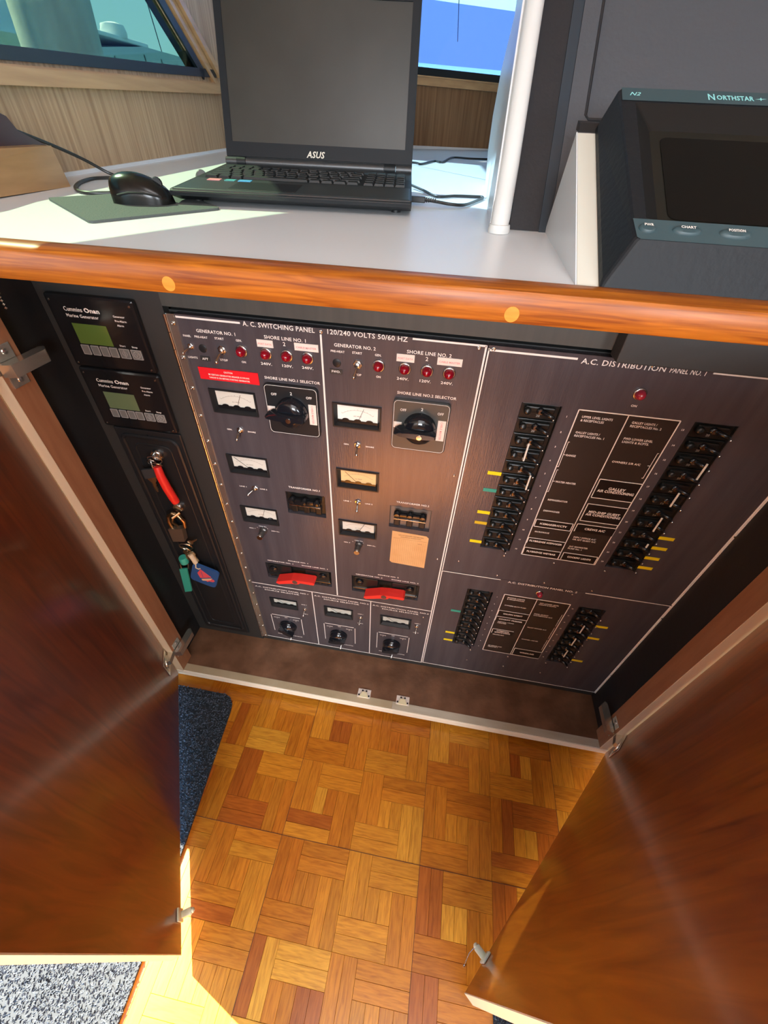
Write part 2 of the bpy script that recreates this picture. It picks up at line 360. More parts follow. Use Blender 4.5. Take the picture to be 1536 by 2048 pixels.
# left wall with its big raked window and the side door opening
gb = lambda y: 1.231 + .0489 * (y - .293)
W0, W1, W2 = (-.446, 1.195), (1.009, 1.266), (.340, 1.690)
wl = MB()
wall_poly(wl, [(-.345, -.05), (1.50, -.05), (1.50, 1.29), (1.009, 1.266), (-.345, gb(-.345))])
wall_poly(wl, [(1.009, 1.266), (1.50, 1.29), (1.50, 1.74), (.34, 1.74), (.34, 1.69)])
wall_poly(wl, [(.34, 1.74), (.58, 1.74), (.58, 2.15), (.34, 2.15)]); wall_poly(wl, [(.58, 2.10), (1.45, 2.10), (1.45, 2.15), (.58, 2.15)]); wall_poly(wl, [(1.45, 1.74), (1.5, 1.74), (1.5, 2.15), (1.45, 2.15)])
wall_poly(wl, [(-.446, 1.195), (.34, 1.69), (.34, 2.15), (-.446, 2.15)])
wall_poly(wl, [(-3.3, 1.12), (-.345, 1.12), (-.345, gb(-.345)), (-.446, 1.195), (-.446, 2.15), (-3.3, 2.15)])
wall_poly(wl, [(-3.3, -.05), (-1.02, -.05), (-1.02, 1.12), (-3.3, 1.12)])
struct(wl.build('wall_left', WOODT))
def rail_strip(mb, y0, z0, y1, z1, h, t, back=.0):   # a rail on the left wall from (y0,z0) to (y1,z1), bottom edge; h upwards, t proud
    d = Vector((0, y1 - y0, z1 - z0)); n = Vector((0, -d.z, d.y)).normalized() * h
    p = [(wallx(y0, -back), y0, z0), (wallx(y1, -back), y1, z1), (wallx(y1 + n.y, -back), y1 + n.y, z1 + n.z), (wallx(y0 + n.y, -back), y0 + n.y, z0 + n.z)]
    mb.prism(p, (t + back, 0, 0))
mb = MB(); rail_strip(mb, -.45, 1.157, 1.20, 1.229, .021, .016); rail_strip(mb, -.45, 1.177, 1.20, 1.249, .004, .008)
struct(mb.build('trim_1', WOODP))
mb = MB()
sl_ = -.635
def slz(y): return 1.365 + .635 * (.853 - y)
for o1, h_, t_ in ((.030, .010, .010), (.044, .016, .004), (.062, .016, .014)):
    a = Vector((1.135 + o1 * .2, 1.240)); 
    y0 = .30; z0 = slz(y0)
    dn = Vector((.536, .844)) * o1
    rail_strip(mb, y0 + dn.x, z0 + dn.y, 1.13 + dn.x * .9, slz(1.13) + dn.y * .9, h_, t_) if False else rail_strip(mb, 1.10 + dn.x, slz(1.10) + dn.y, y0 + dn.x, z0 + dn.y, -h_, t_)
struct(mb.build('trim_2', WOODP))
mb = MB()
rail_strip(mb, -.45, 1.180, 1.125, 1.2595, .0165, .005, .03)
rail_strip(mb, 1.035, slz(1.035) - .0, .335, slz(.335), -.022, .005, .03)
rail_strip(mb, .34, 1.690, -.446, 1.195, -.020, .005, .03)
win1 = struct(mb.build('window_1', FRAMEB))
mb = MB(); mb.prism([(wallx(y) - .003, y, z) for y, z in (W0, W1, W2)], (-.005, 0, 0)); mb.build('pane', GLASS_S, win1)
mb = MB(); rail_strip(mb, .56, 1.72, 1.47, 1.72, .02, .005, .03); rail_strip(mb, .56, 2.10, 1.47, 2.10, .02, .005, .03); rail_strip(mb, .56, 1.74, .58, 1.74, .36, .005, .03); rail_strip(mb, 1.45, 1.74, 1.47, 1.74, .36, .005, .03)
win5 = struct(mb.build('window_5', FRAMEB))
mb = MB(); mb.prism([(wallx(y) - .010, y, z) for y, z in ((.58, 1.74), (1.45, 1.74), (1.45, 2.10), (.58, 2.10))], (-.005, 0, 0)); mb.build('pane', GLASS_U, win5)
# front wall, yawed, with its window
FA, FB_ = Vector((-.82, 1.431)), Vector((1.9, 3.08))
fd = (FB_ - FA).normalized(); fn = Vector((-fd.y, fd.x))
def fw(s, z, o=0): p = FA + fd * s + fn * o; return (p.x, p.y, z)
LF = (FB_ - FA).length
def fbox(mb, s0, s1, z0, z1, o0, o1):
    mb.prism([fw(s0, z0, o0), fw(s1, z0, o0), fw(s1, z1, o0), fw(s0, z1, o0)], (fn.x * (o1 - o0), fn.y * (o1 - o0), 0))
mb = MB(); fbox(mb, 0, LF, .9, 1.325, 0, .05); fbox(mb, 0, .12, 1.325, 2.15, 0, .05); fbox(mb, 1.9, LF, 1.325, 2.15, 0, .05); fbox(mb, .12, 1.9, 1.98, 2.15, 0, .05)
struct(mb.build('wall_front', WOODD))
mb = MB(); fbox(mb, 0, 1.95, 1.303, 1.325, -.022, 0); fbox(mb, 0, 1.95, 1.325, 1.329, -.030, 0)
struct(mb.build('trim_3', WOODP))
mb = MB(); fbox(mb, .10, 1.92, 1.329, 1.352, -.012, .03); fbox(mb, .10, 1.92, 1.96, 1.99, -.012, .03); fbox(mb, .10, .13, 1.352, 1.96, -.012, .03); fbox(mb, 1.89, 1.92, 1.352, 1.96, -.012, .03)
win2 = struct(mb.build('window_2', FRAMEB))
mb = MB(); fbox(mb, .13, 1.89, 1.352, 1.96, .012, .016); mb.build('pane', GLASS_F, win2)
# ceiling, starboard wall, aft wall with a window
mb = MB(); mb.prism([(wallx(-3.4) - .02, -3.4, 2.15), (2.65, -3.4, 2.15), (2.65, 3.3, 2.15), (1.88, 3.12, 2.15), (-.84, 1.47, 2.15)], (0, 0, .03)); struct(mb.build('ceiling', CEIL))
mb = MB(); mb.box(2.6, 2.65, -3.4, 3.2, -.05, 2.15); struct(mb.build('wall_right', AFTW))
aw = plate(-1.0, 2.65, -.05, 2.15, [(-.30, .45, 1.15, 1.85), (1.0, 2.1, 1.15, 1.85)], yf=-3.35, depth=.05)
struct(aw.build('wall_back', AFTW))
for k, (a, b) in enumerate(((-.30, .45), (1.0, 2.1))):
    mb = MB(); 
    for q in ((a - .03, a, 1.12, 1.88), (b, b + .03, 1.12, 1.88), (a, b, 1.12, 1.15), (a, b, 1.85, 1.88)): mb.box(q[0], q[1], -3.35, -3.33, q[2], q[3])
    w_ = struct(mb.build('window_%d' % (3 + k), FRAMEB)); mb = MB(); mb.box(a, b, -3.38, -3.375, 1.15, 1.85); mb.build('pane', GLASS_A, w_)
for nm, x, y, a, b in (('added_ceiling_light', .25, -1.0, .5, .25), ('added_ceiling_light', .2, -2.4, .6, .4)):  # fixture bodies added at the overhead fills, on the unseen ceiling
    mb = MB(); mb.box(x - a, x + a, y - b, y + b, 2.125, 2.15, b=.01)
    t = mb.build(nm, WHITEP); tag(t, 'added flat white ceiling light ' + ('above the helm console' if y > -2 else 'in the aft saloon'), 'added lamp')

# ================================================================= CABINET
body = thing('cabinet', 'black painted cabinet with two open mahogany doors around the electrical panels', 'cabinet')
for x0, x1 in ((-.62, -.597), (.5115, .53)):
    mb = MB(); mb.box(x0, x1, -.108, .02, .074, 1.03); mb.build('side_wall', BLACKW, body)
mb = MB(); mb.box(-.5965, -.4025, .0005, .014, .074, 1.026); mb.build('back_board', BLACKB, body)
mb = MB(); mb.box(-.4025, .5110, .013, .03, .074, .957); mb.box(-.4025, .5110, .004, .013, .0735, .0945); mb.build('lower_board', BLACKB, body)
mb = MB(); mb.box(-.40, .5115, -.003, .012, .966, 1.03); mb.build('header_board', mat('header_board', (.045, .047, .042), .55, col2=(.06, .06, .052), nscale=80, stretch=(1, 1, .05)), body)
mb = MB(); mb.box(.2045, .5115, -.032, -.003, .9610, 1.03, b=.0015); mb.build('cable_cover', BLACKB, body)
mb = MB(); mb.box(.5095, .513, -.002, .004, .0985, .957); mb.build('edge_strip', WHITEP, body)
mb = MB(); mb.box(-.62, .53, .031, .036, .05, 1.03); mb.build('rear_panel', BLACKB, body)
for z in (.93, .69, .45, .2):
    mb = MB(); mb.lathe([(.0022, 0), (.0018, .001), (0, .0012)], Matrix.Translation((.511, -.002, z)) @ RX, 8); mb.build('screw', METAL, body)
for x0, x1 in ((-.598, -.577), (.505, .526)):
    mb = MB(); mb.box(x0, x1, -.1275, -.086, .0735, 1.0295, b=.001); s_ = mb.build('stile', STILE, body)
    mb = MB(); mb.box(x0 - .0005, x1 + .0005, -.1290, -.1275, .0735, 1.0295); mb.build('edge_band', EDGE, s_)
# sill
mb = MB(); mb.box(-.61, .53, -.108, .02, .045, .073); sill = mb.build('cabinet_sill', SILLB)
tag(sill, 'brown painted cabinet sill below the electrical panels, worn and speckled', 'sill')
mb = MB(); mb.box(-.60, -.010, -.126, -.108, .050, .0735); mb.build('edge_strip', mat('sill_edge_tan', (.44, .34, .20), .45, col2=(.54, .43, .28), nscale=14, bump=.1), sill)
mb = MB(); mb.box(-.0098, .527, -.126, -.108, .050, .0735); lab(mb.build('edge_strip', SILLE, sill), 'grey beige length of edge strip')
mb = MB(); mb.box(-.60, .527, -.1295, -.126, .050, .0725, b=.0012); lab(mb.build('front_strip', SILLW, sill), 'bright white front edging')
mb = MB(); mb.box(-.61, .54, -.085, -.06, FZ, .045); mb.build('toe_kick', BLACKB, sill)
for x0 in (-.1035, -.0015):
    mb = MB(); mb.box(x0, x0 + .034, -.113, -.090, .0732, .0752, b=.0009); s_ = mb.build('strike_plate', CREAML, sill)
    for dx, dy in ((.004, .006), (.012, .018), (.022, .018), (.030, .006)):
        mb = MB(); mb.lathe([(.0024, 0), (.0024, .0004), (0, .0005)], Matrix.Translation((x0 + dx, -.113 + dy, .0752)), 8); mb.build('slot', GLOSSB, s_)
    mb = MB(); mb.prism([(x0 + .005, -.1125, .0752), (x0 + .029, -.1125, .0752), (x0 + .023, -.099, .0752), (x0 + .011, -.099, .0752)], (0, 0, .003)); mb.build('strike_tongue', mat('strike_cream', (.90, .78, .50), .35), s_)
# fascia rail
def rx(t): return -.75 + t * 1.75
def sec(x, y0=0):
    k = .0055 * x; yy = .0215 * x     # the rail runs very slightly out of square
    return [Vector((x, -.120 + yy * .5, 1.0580)), Vector((x, -.126 + yy * .5, 1.0605)), Vector((x, -.140 + yy * .2, 1.0600)), Vector((x, -.1492, 1.0568)), Vector((x, -.1510, 1.0535)),
            Vector((x, -.1510, 1.0314 + k)), Vector((x, -.1506, 1.0304 + k)), Vector((x, -.1496, 1.0300 + k)), Vector((x, -.1100, 1.0300 + k))]
mb = MB(); xs = [rx(i / 24) for i in range(25)]; vs = []; fs = []
for x in xs: vs += sec(x)
n = 9
for i in range(24):
    for k in range(n): fs.append((i * n + k, (i + 1) * n + k, (i + 1) * n + (k + 1) % n, i * n + (k + 1) % n))
fs.append(tuple(range(n))); fs.append(tuple(24 * n + k for k in range(n))[::-1])
mb.add(vs, fs, True)
rail = mb.build('wooden_rail', TEAKR); tag(rail, 'varnished teak rail along the front edge of the white counter', 'rail')
for x in (-.279, .054):
    mb = MB(); mb.lathe([(.0068, 0), (.0066, .0004), (0, .0005)], Matrix.Translation((x, -.1511, 1.0372 + (.001 if x > 0 else 0))) @ RX, 20); mb.build('plug', PLUG, rail)
for x in (-.0862, .0094):
    mb = MB(); mb.prism([(x - .015, -.118, 1.0300), (x + .015, -.118, 1.0300), (x + .009, -.118, 1.0215), (x - .009, -.118, 1.0215)], (0, .012, 0)); mb.build('strike_plate', mat('strike_cream', (.9, .78, .5)), rail)
# bead chain hanging in the cabinet corner
t = thing('bead_chain', 'short nickel bead chain hanging in the upper left cabinet corner', 'chain', (-.535, -.1, 1.02))
for k in range(12):
    mb = MB(); mb.lathe([(0, -.0018), (.0018, 0), (0, .0018)], Matrix.Translation((-.535 - .0009 * k + .002 * math.sin(k * .6), -.1, 1.024 - .0042 * k)), 8); mb.build('bead', NICKEL, t)
# ---------------------------------------------------------------- doors
def hinge(parent, z, side):
    """concealed hinge in door coordinates; side = +1 when local +y is the inner face"""
    k = side; mb = MB()
    mb.box(.004, .050, *sorted((k * .0002, k * .0022)), z - .026, z + .026, b=.001)
    mb.lathe([(.0165, 0), (.0165, .0030), (.013, .0034), (0, .0012)], Matrix.Translation((.024, k * .001, z)) @ Matrix.Rotation(-k * R(90), 4, 'X'), 18)
    mb.prism([(.030, k * .002, z - .008), (.028, k * .010, z - .008), (-.002, k * .020, z - .008), (-.012, k * .014, z - .008), (-.004, k * .006, z - .008), (.018, k * .003, z - .008)], (0, 0, .016))
    for dz in (-.017, .017): mb.lathe([(.0035, 0), (.0030, .0012), (0, .0014)], Matrix.Translation((.036, k * .002, z + dz)) @ Matrix.Rotation(-k * R(90), 4, 'X'), 10)
    mb.build('hinge', NICKEL, parent, local=True, loc=(0, 0, 0))
def door(label, hx, hy, fx, fy, side, L):
    a = math.atan2(fy - hy, fx - hx); y0, y1 = (-.019, 0) if side > 0 else (0, .019); H = .955
    mb = MB(); mb.box(.0015, L - .0015, y0, y1, .0015, H - .0015)
    t = mb.build('cabinet_door', MAHOG, body, loc=(hx, hy, .062)); t.rotation_euler = (0, 0, a); t['label'] = label
    mb = MB(); ya, yb = y0 + .0003, y1 - .0003
    mb.box(0, .0015, ya, yb, 0, H); mb.box(L - .0015, L, ya, yb, 0, H); mb.box(0, L, ya, yb, 0, .0015); mb.box(0, L, ya, yb, H - .0015, H)
    lab(mb.build('edge_band', EDGE, t, loc=(0, 0, 0)), 'cream edge banding')
    for z in (.100, .845): hinge(t, z, side)
    return t
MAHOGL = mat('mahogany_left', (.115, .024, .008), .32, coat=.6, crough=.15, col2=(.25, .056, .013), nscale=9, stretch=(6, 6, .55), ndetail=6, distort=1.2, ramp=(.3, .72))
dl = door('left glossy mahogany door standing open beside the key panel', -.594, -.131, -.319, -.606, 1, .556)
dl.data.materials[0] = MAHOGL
dr = door('right glossy mahogany door standing open beside the breaker panels', .523, -.131, .190, -.570, -1, .556)
def mount(parent, x, z, s):      # hinge mounting plates fixed on the stiles
    mb = MB(); xa, xb = (x, x + s * .0025); mb.box(min(xa, xb), max(xa, xb), -.122, -.096, z - .028, z + .028, b=.0008); h = mb.build('hinge_mount', NICKEL, parent)
    xa, xb = x + s * .004, x + s * .020
    mb = MB(); mb.prism([(xa, -.128, z - .0085), (xb, -.124, z - .0085), (xb, -.066, z - .0085), (xa + s * .006, -.056, z - .0085), (xa, -.060, z - .0085)], (0, 0, .017)); mb.build('hinge_arm', STEELH, h)
    for dz in (-.019, .019):
        mb = MB(); mb.lathe([(.0042, 0), (.0038, .0016), (0, .002)], Matrix.Translation((x + s * .0025, -.108, z + dz)) @ Matrix.Rotation(s * R(90), 4, 'Y'), 12); mb.build('screw', METAL, h)
for z in (.162, .905): mount(body, -.577, z, 1); mount(body, .505, z, -1)
def latch(parent, x, side):
    k = side; mb = MB(); mb.box(x - .010, x + .010, *sorted((k * .0005, k * .004)), .000, .030, b=.001); mb.box(x - .006, x + .006, *sorted((k * .003, k * .022)), .004, .015, b=.003)
    mb.lathe([(.0045, 0), (.0045, .004), (.002, .006), (0, .006)], Matrix.Translation((x, k * .020, .0095)) @ Matrix.Rotation(-k * R(90), 4, 'X'), 12)
    mb.build('touch_latch', mat('latch_ivory', (.74, .68, .46), .3), parent, loc=(0, 0, 0))
latch(dl, .503, 1); latch(dr, .497, -1)
mb = MB(); mb.tube([(.497, -.022, .009), (.512, -.024, .002), (.530, -.020, -.004)], .0007, 6); mb.tube([(.530, -.020, -.004), (.531, -.020, -.008)], .0022, 8)
lab(mb.build('pull_wire', METAL, dr, loc=(0, 0, 0)), 'thin bent wire hanging from the latch')
# ---------------------------------------------------------------- carpets
def carpet(name, label, pts, seed):
    t = thing(name, label, 'mat', (sum(p[0] for p in pts) / len(pts), sum(p[1] for p in pts) / len(pts), FZ))
    mb = MB(); mb.prism([(x, y, FZ + .0005) for x, y in pts], (0, 0, .007)); mb.build('backing', MATC, t)
    rnd = random.Random(seed); x0 = min(p[0] for p in pts); x1 = max(p[0] for p in pts); y0 = min(p[1] for p in pts); y1 = max(p[1] for p in pts)
    def inside(x, y):
        c_ = False; j = len(pts) - 1
        for i in range(len(pts)):
            (xi, yi), (xj, yj) = pts[i], pts[j]
            if (yi > y) != (yj > y) and x < (xj - xi) * (y - yi) / (yj - yi) + xi: c_ = not c_
            j = i
        return c_
    mb = MB()
    for k in range(int((x1 - x0) * (y1 - y0) * 150000)):
        x = rnd.uniform(x0, x1); y = rnd.uniform(y0, y1)
        if not inside(x, y): continue
        a = rnd.uniform(0, 6.28); l = rnd.uniform(.002, .004); h = rnd.uniform(.0015, .0035); z = FZ + .0072; c_, s_ = math.cos(a) * l, math.sin(a) * l
        mb.add([(x - c_, y - s_, z), (x + c_, y + s_, z), (x + c_ * .4 - s_ * .4, y + s_ * .4 + c_ * .4, z + h)], [(0, 1, 2)])
    stuff(mb.build('carpet_pile', MATF, t)); return t
arc = [(-.427 + -.0 - .028 * (1 - math.sin(a)), -.185 + .030 * (math.cos(a) - 0) - .000) for a in (0, .4, .8, 1.2, 1.57)]
carpet('floor_mat', 'charcoal looped carpet mat half under the left door, sunlit at its near end', [(-.73, -.15), (-.456, -.151), (-.441, -.158), (-.431, -.170), (-.427, -.188), (-.403, -.456), (-.394, -.625), (-.378, -.95), (-.70, -.95)], 1)
carpet('floor_mat', 'dark carpet mat showing below the right door, lower right', [(.244, -.581), (.90, -.52), (.90, -1.0), (.262, -1.0)], 2)
# ================================================================= ELECTRICAL PANELS (millimetres on the panel plane)
def cyl(mb, r, h, x, z, y=0, n=16, top=None):
    mb.lathe([(r, 0), (r, h * .85), (r * .92, h), (0, h)] if top is None else top, Matrix.Translation((x / 1000, y, z / 1000)) @ RX, n)
_cache = {}
def shared(key, f):
    if key not in _cache: _cache[key] = f()
    return _cache[key]
def lathe_mesh(name, prof, m, n=16):
    mb = MB(); mb.lathe(prof, RX, n); me = mb.mesh(name, m)
    return me
def pscrew(parent, x, z, r=2.2, m=None):
    me = shared(('screw', r), lambda: lathe_mesh('screw', [(r / 1000, 0), (r * .9 / 1000, .0009), (r * .45 / 1000, .0014), (r * .4 / 1000, .0009), (0, .0009)], m or METAL, 12))
    part('screw', me, parent, (x / 1000, 0, z / 1000))
def lamp(parent, x, z, pale=False, r=7.6):
    me = shared(('bezel', r), lambda: lathe_mesh('bezel', [(r * 1.18 / 1000, 0), (r * 1.18 / 1000, .0015), (r * 1.0 / 1000, .0028), (r * .9 / 1000, .002), (0, .002)], METAL, 24))
    b_ = part('indicator_lamp', me, parent, (x / 1000, 0, z / 1000))
    q = r * .94 / 1000
    me = shared(('lens', r, pale), lambda: lathe_mesh('lens', [(q, 0), (q, .003), (q * .93, .006), (q * .75, .0085), (q * .45, .0103), (q * .15, .011), (0, .011)], REDLB if pale else REDL, 24))
    lab(part('lens', me, b_, (0, -.0008, 0)), 'red domed lens')
def toggle(parent, x, z, ang=(0, -35), s=1.0, nut=True):
    def f():
        mb = MB(); r = .0062 * s; mb.lathe([(r, 0), (r, .002 * s), (r * .9, .0024 * s), (0, .0024 * s)], RX, 6, smooth=False); mb.lathe([(r * .62, 0), (r * .62, .0050 * s), (r * .5, .0055 * s), (0, .0055 * s)], RX, 14); return mb.mesh('toggle_nut', METAL)
    n_ = part('toggle_switch', shared(('tn', s), f), parent, (x / 1000, 0, z / 1000), (0, R((x * 37) % 60), 0))
    def g():
        mb = MB(); mb.lathe([(.0015 * s, 0), (.0014 * s, .006 * s), (.0022 * s, .015 * s), (.0024 * s, .0175 * s), (.0014 * s, .0190 * s), (0, .0192 * s)], RX, 10); return mb.mesh('lever', METAL)
    l_ = part('lever', shared(('tl', s), g), n_, (0, -.004 * s, 0)); l_.rotation_euler = (Matrix.Rotation(-R((x * 37) % 60), 3, 'Y') @ Matrix.Rotation(R(ang[0]), 3, 'Z') @ Matrix.Rotation(R(-ang[1]), 3, 'X')).to_euler()
def meter(parent, x0, x1, z0, z1, dial, needle, label=None, side=6.5, bottom=12, top=5.5):
    """recessed panel meter: bezel with an opening, dial, needle, lower cover"""
    mb = plate(x0 / 1000, x1 / 1000, z0 / 1000, z1 / 1000, [((x0 + 2.2) / 1000, (x1 - 2.2) / 1000, (z0 + 2.2) / 1000, (z1 - 2.2) / 1000)], yf=-.0028, depth=.0028)
    X0, X1, Z0, Z1 = x0 + side, x1 - side, z0 + side * .9, z1 - top
    # sloped inner reveal down to the dial
    a = [((x0 + 2.2) / 1000, -.0028, (z0 + 2.2) / 1000), ((x1 - 2.2) / 1000, -.0028, (z0 + 2.2) / 1000), ((x1 - 2.2) / 1000, -.0028, (z1 - 2.2) / 1000), ((x0 + 2.2) / 1000, -.0028, (z1 - 2.2) / 1000)]
    b = [(X0 / 1000, .0050, Z0 / 1000), (X1 / 1000, .0050, Z0 / 1000), (X1 / 1000, .0050, Z1 / 1000), (X0 / 1000, .0050, Z1 / 1000)]
    for i in range(4): j = (i + 1) % 4; mb.quad(a[i], a[j], b[j], b[i])
    m_ = mb.build('panel_meter', SATINB, parent, smart=False)
    mb = MB(); mb.box(X0 / 1000, X1 / 1000, .0050, .0062, Z0 / 1000, Z1 / 1000); d_ = mb.build('dial', dial, m_)
    if label: d_['label'] = label
    cxm = (X0 + X1) / 2; H = Z1 - Z0; mb = MB(); yb = .0048
    mb.box(X0 / 1000, X1 / 1000, yb - .0008, yb, Z0 / 1000, (Z0 + H * .16) / 1000)
    for dx in (-.30, 0, .30):
        n = 12; w_ = (X1 - X0) * .09; pts = [((cxm + dx * (X1 - X0) + w_ * math.cos(math.pi * k / n)) / 1000, yb - .0008, (Z0 + H * .15 + w_ * .55 * math.sin(math.pi * k / n)) / 1000) for k in range(n + 1)]
        mb.prism(pts, (0, .0008, 0))
    mb.build('cover', GLOSSB, m_)
    mb = MB(); a = R(needle); o = Vector((cxm / 1000 + math.sin(a) * H * .10 / 1000, yb - .0003, (Z0 + H * .14) / 1000)); e_ = o + Vector((math.sin(a), 0, math.cos(a))) * H * .72 / 1000 / max(.5, math.cos(a))
    mb.tube([o, e_], .00035, 5); mb.build('needle', GLOSSB, m_)
    mb = MB(); rr = H * .95; zc = Z0 - H * .20
    for k in range(11):
        t_ = R(-42 + 8.4 * k); L = 2.4 if k % 5 == 0 else 1.2; p = Vector((math.sin(t_), 0, math.cos(t_))); sx_ = 1.25
        c0 = Vector((cxm + p.x * rr * sx_, 0, zc + p.z * rr)) / 1000; c1 = Vector((cxm + p.x * (rr + L) * sx_, 0, zc + p.z * (rr + L))) / 1000; nrm = Vector((p.z, 0, -p.x)) * .0002
        mb.quad(*[(q.x, .0049, q.z) for q in (c0 - nrm, c0 + nrm, c1 + nrm, c1 - nrm)])
    n = 20
    for k in range(n):
        t0, t1 = R(-42 + 84 * k / n), R(-42 + 84 * (k + 1) / n)
        mb.quad(*[((cxm + math.sin(t_) * r_ * 1.25) / 1000, .0049, (zc + math.cos(t_) * r_) / 1000) for t_, r_ in ((t0, rr), (t1, rr), (t1, rr + .35), (t0, rr + .35))])
    ptext(mb, 'A.C. VOLTS', cxm, Z0 + H * .42, 1.8, 13, y=.0047)
    mb.build('scale', mat('dial_print', (.25, .20, .15), .6), m_)
def small_knob(parent, x, z):
    mb = MB(); mb.lathe([(.0082, 0), (.0082, .004), (.0062, .006), (.0062, .020), (.0055, .021), (0, .021)], Matrix.Translation((x / 1000, 0, z / 1000)) @ RX, 20); k = mb.build('knob', mat('knob_steel', (.16, .15, .14), .3, .8), parent)
    mb = MB(); mb.lathe([(.0064, 0), (.0064, .0025), (.0055, .0035), (0, .0035)], Matrix.Translation((x / 1000, -.0208, z / 1000)) @ RX, 20); lab(mb.build('cap', METAL, k), 'bright silver cap')
def big_selector(parent, x, z, m, l1):
    w = 43; mb = MB()
    def rr4(h, r, y):
        o = []
        for sx_, sz, a0 in ((1, 1, 0), (-1, 1, 90), (-1, -1, 180), (1, -1, 270)):
            for k in range(6): q = R(a0 + 18 * k); o.append(Vector(((x + sx_ * (h - r) + r * math.cos(q)) / 1000, y, (z + sz * (h - r) + r * math.sin(q)) / 1000)))
        return o
    ra = rr4(43, 7, -.0002); rb_ = rr4(43, 7, -.0055); rc = rr4(41.8, 6, -.0066); n = 24
    mb.add(ra + rb_ + rc, [(i, (i + 1) % n, n + (i + 1) % n, n + i) for i in range(n)] + [(n + i, n + (i + 1) % n, 2 * n + (i + 1) % n, 2 * n + i) for i in range(n)] + [tuple(2 * n + i for i in range(n))]); s_ = mb.build('rotary_selector', m, parent)
    if l1: s_['label'] = l1
    mb = MB(); mb.tube(rr4(41.2, 6, -.0064), .00045, 5, True)
    for i in range(4): pass
    ptext(mb, 'OFF', x - 27, z + 27, 4.2, 9, y=-.0068); ptext(mb, '2', x + 1, z + 31, 5, y=-.0068); ptext(mb, 'OFF', x + 29, z + 27, 4.2, 9, y=-.0068)
    mb.build('lettering', WHITEP, s_)
    mb = MB(); mb.box((x - 40) / 1000, (x - 28) / 1000, -.0070, -.0064, (z - 4) / 1000, (z + 6) / 1000); lab(mb.build('sticker', CREAML, s_), 'small pale sticker')
    mb = MB(); mb.box((x + 27) / 1000, (x + 39) / 1000, -.0072, -.0064, (z - 19) / 1000, (z + 16) / 1000); st = lab(mb.build('sticker', CREAML, s_), 'upright cream sticker with red letters')
    mb = MB(); vs, fs = text_geo('CABLE MASTER', .0035, .031); mb.add([((x + 33) / 1000 + v.y, -.0074, (z - 1.5) / 1000 - v.x) for v in vs], fs); mb.build('sticker_print', PINKT, s_)
    r = .024; mb = MB(); mb.lathe([(r * 1.05, 0), (r * 1.05, .003), (r, .005), (r * .97, .012), (r * .8, .0165), (r * .4, .018), (0, .018)], Matrix.Translation((x / 1000, -.0064, z / 1000)) @ RX, 36)
    # grip bar with pointed nose to the left
    out = [(-37, 1), (-30, 4.5), (-14, 6.5), (0, 7), (12, 6.5), (22, 5.5), (27, 3), (27, -3), (22, -5.5), (12, -6.5), (0, -7), (-14, -6.5), (-30, -4.5), (-37, -1)]
    inn = [(px * .93, pz * .62) for px, pz in out]
    A = [Vector(((x + a) / 1000, -.012, (z + b) / 1000)) for a, b in out]; Bq = [Vector(((x + a) / 1000, -.030, (z + b * .9) / 1000)) for a, b in out]; D = [Vector(((x + a) / 1000, -.034, (z + b) / 1000)) for a, b in inn]
    n = len(out); mb.add(A + Bq + D, [(i, (i + 1) % n, n + (i + 1) % n, n + i) for i in range(n)] + [(n + i, n + (i + 1) % n, 2 * n + (i + 1) % n, 2 * n + i) for i in range(n)] + [tuple(2 * n + i for i in range(n))], True)
    mb.build('knob', KNOBB, s_)
    mb = MB(); mb.lathe([(.0042, 0), (.0040, .0012), (0, .0014)], Matrix.Translation(((x + 2) / 1000, -.0338, (z - 1) / 1000)) @ RX, 16); lab(mb.build('centre_screw', METAL, s_), 'silver centre screw')
def transformer_breaker(parent, x0, x1, z0, z1, light):
    M1 = mat('brown_grey_plate', (.16, .12, .10), .45) if light else DARKP
    mb = MB(); mb.box(x0 / 1000, x1 / 1000, .009, .012, z0 / 1000, z1 / 1000)
    mb.box((x0 + 2) / 1000, (x1 - 2) / 1000, .004, .009, (z0 + 8) / 1000, (z1 - 4) / 1000); b_ = mb.build('transformer_breaker', M1, parent, smart=False)
    cx_ = (x0 + x1) / 2
    mb = MB(); mb.box((x0 + 10) / 1000, (x1 - 8) / 1000, -.008, .004, (z1 - 24) / 1000, (z1 - 12) / 1000, b=.002)
    for dx in (-24, 0, 24): mb.lathe([(.0062, 0), (.0062, .008), (.005, .012), (0, .0125)], Matrix.Translation(((cx_ + dx) / 1000, -.002, (z1 - 13) / 1000)) @ RX, 14)
    mb.build('tie_handle', GLOSSB, b_)
    for dx in (-24, 0, 24):
        mb = MB(); mb.box((cx_ + dx - 6) / 1000, (cx_ + dx + 6) / 1000, -.001, .004, (z0 + 7) / 1000, (z1 - 27) / 1000, b=.0015); mb.build('pole_cover', SATINB if light else DARKP, b_)
        mb = MB(); mb.box((cx_ + dx - 5) / 1000, (cx_ + dx + 4) / 1000, -.0015, .001, (z0 + 23) / 1000, (z0 + 25.5) / 1000); mb.build('mark', DIMP, b_)
    mb = MB(); mb.box((x0 + 9) / 1000, (x1 - 9) / 1000, -.0092, -.0078, (z1 - 25) / 1000, (z1 - 23.5) / 1000); mb.build('rail_line', METAL, b_)
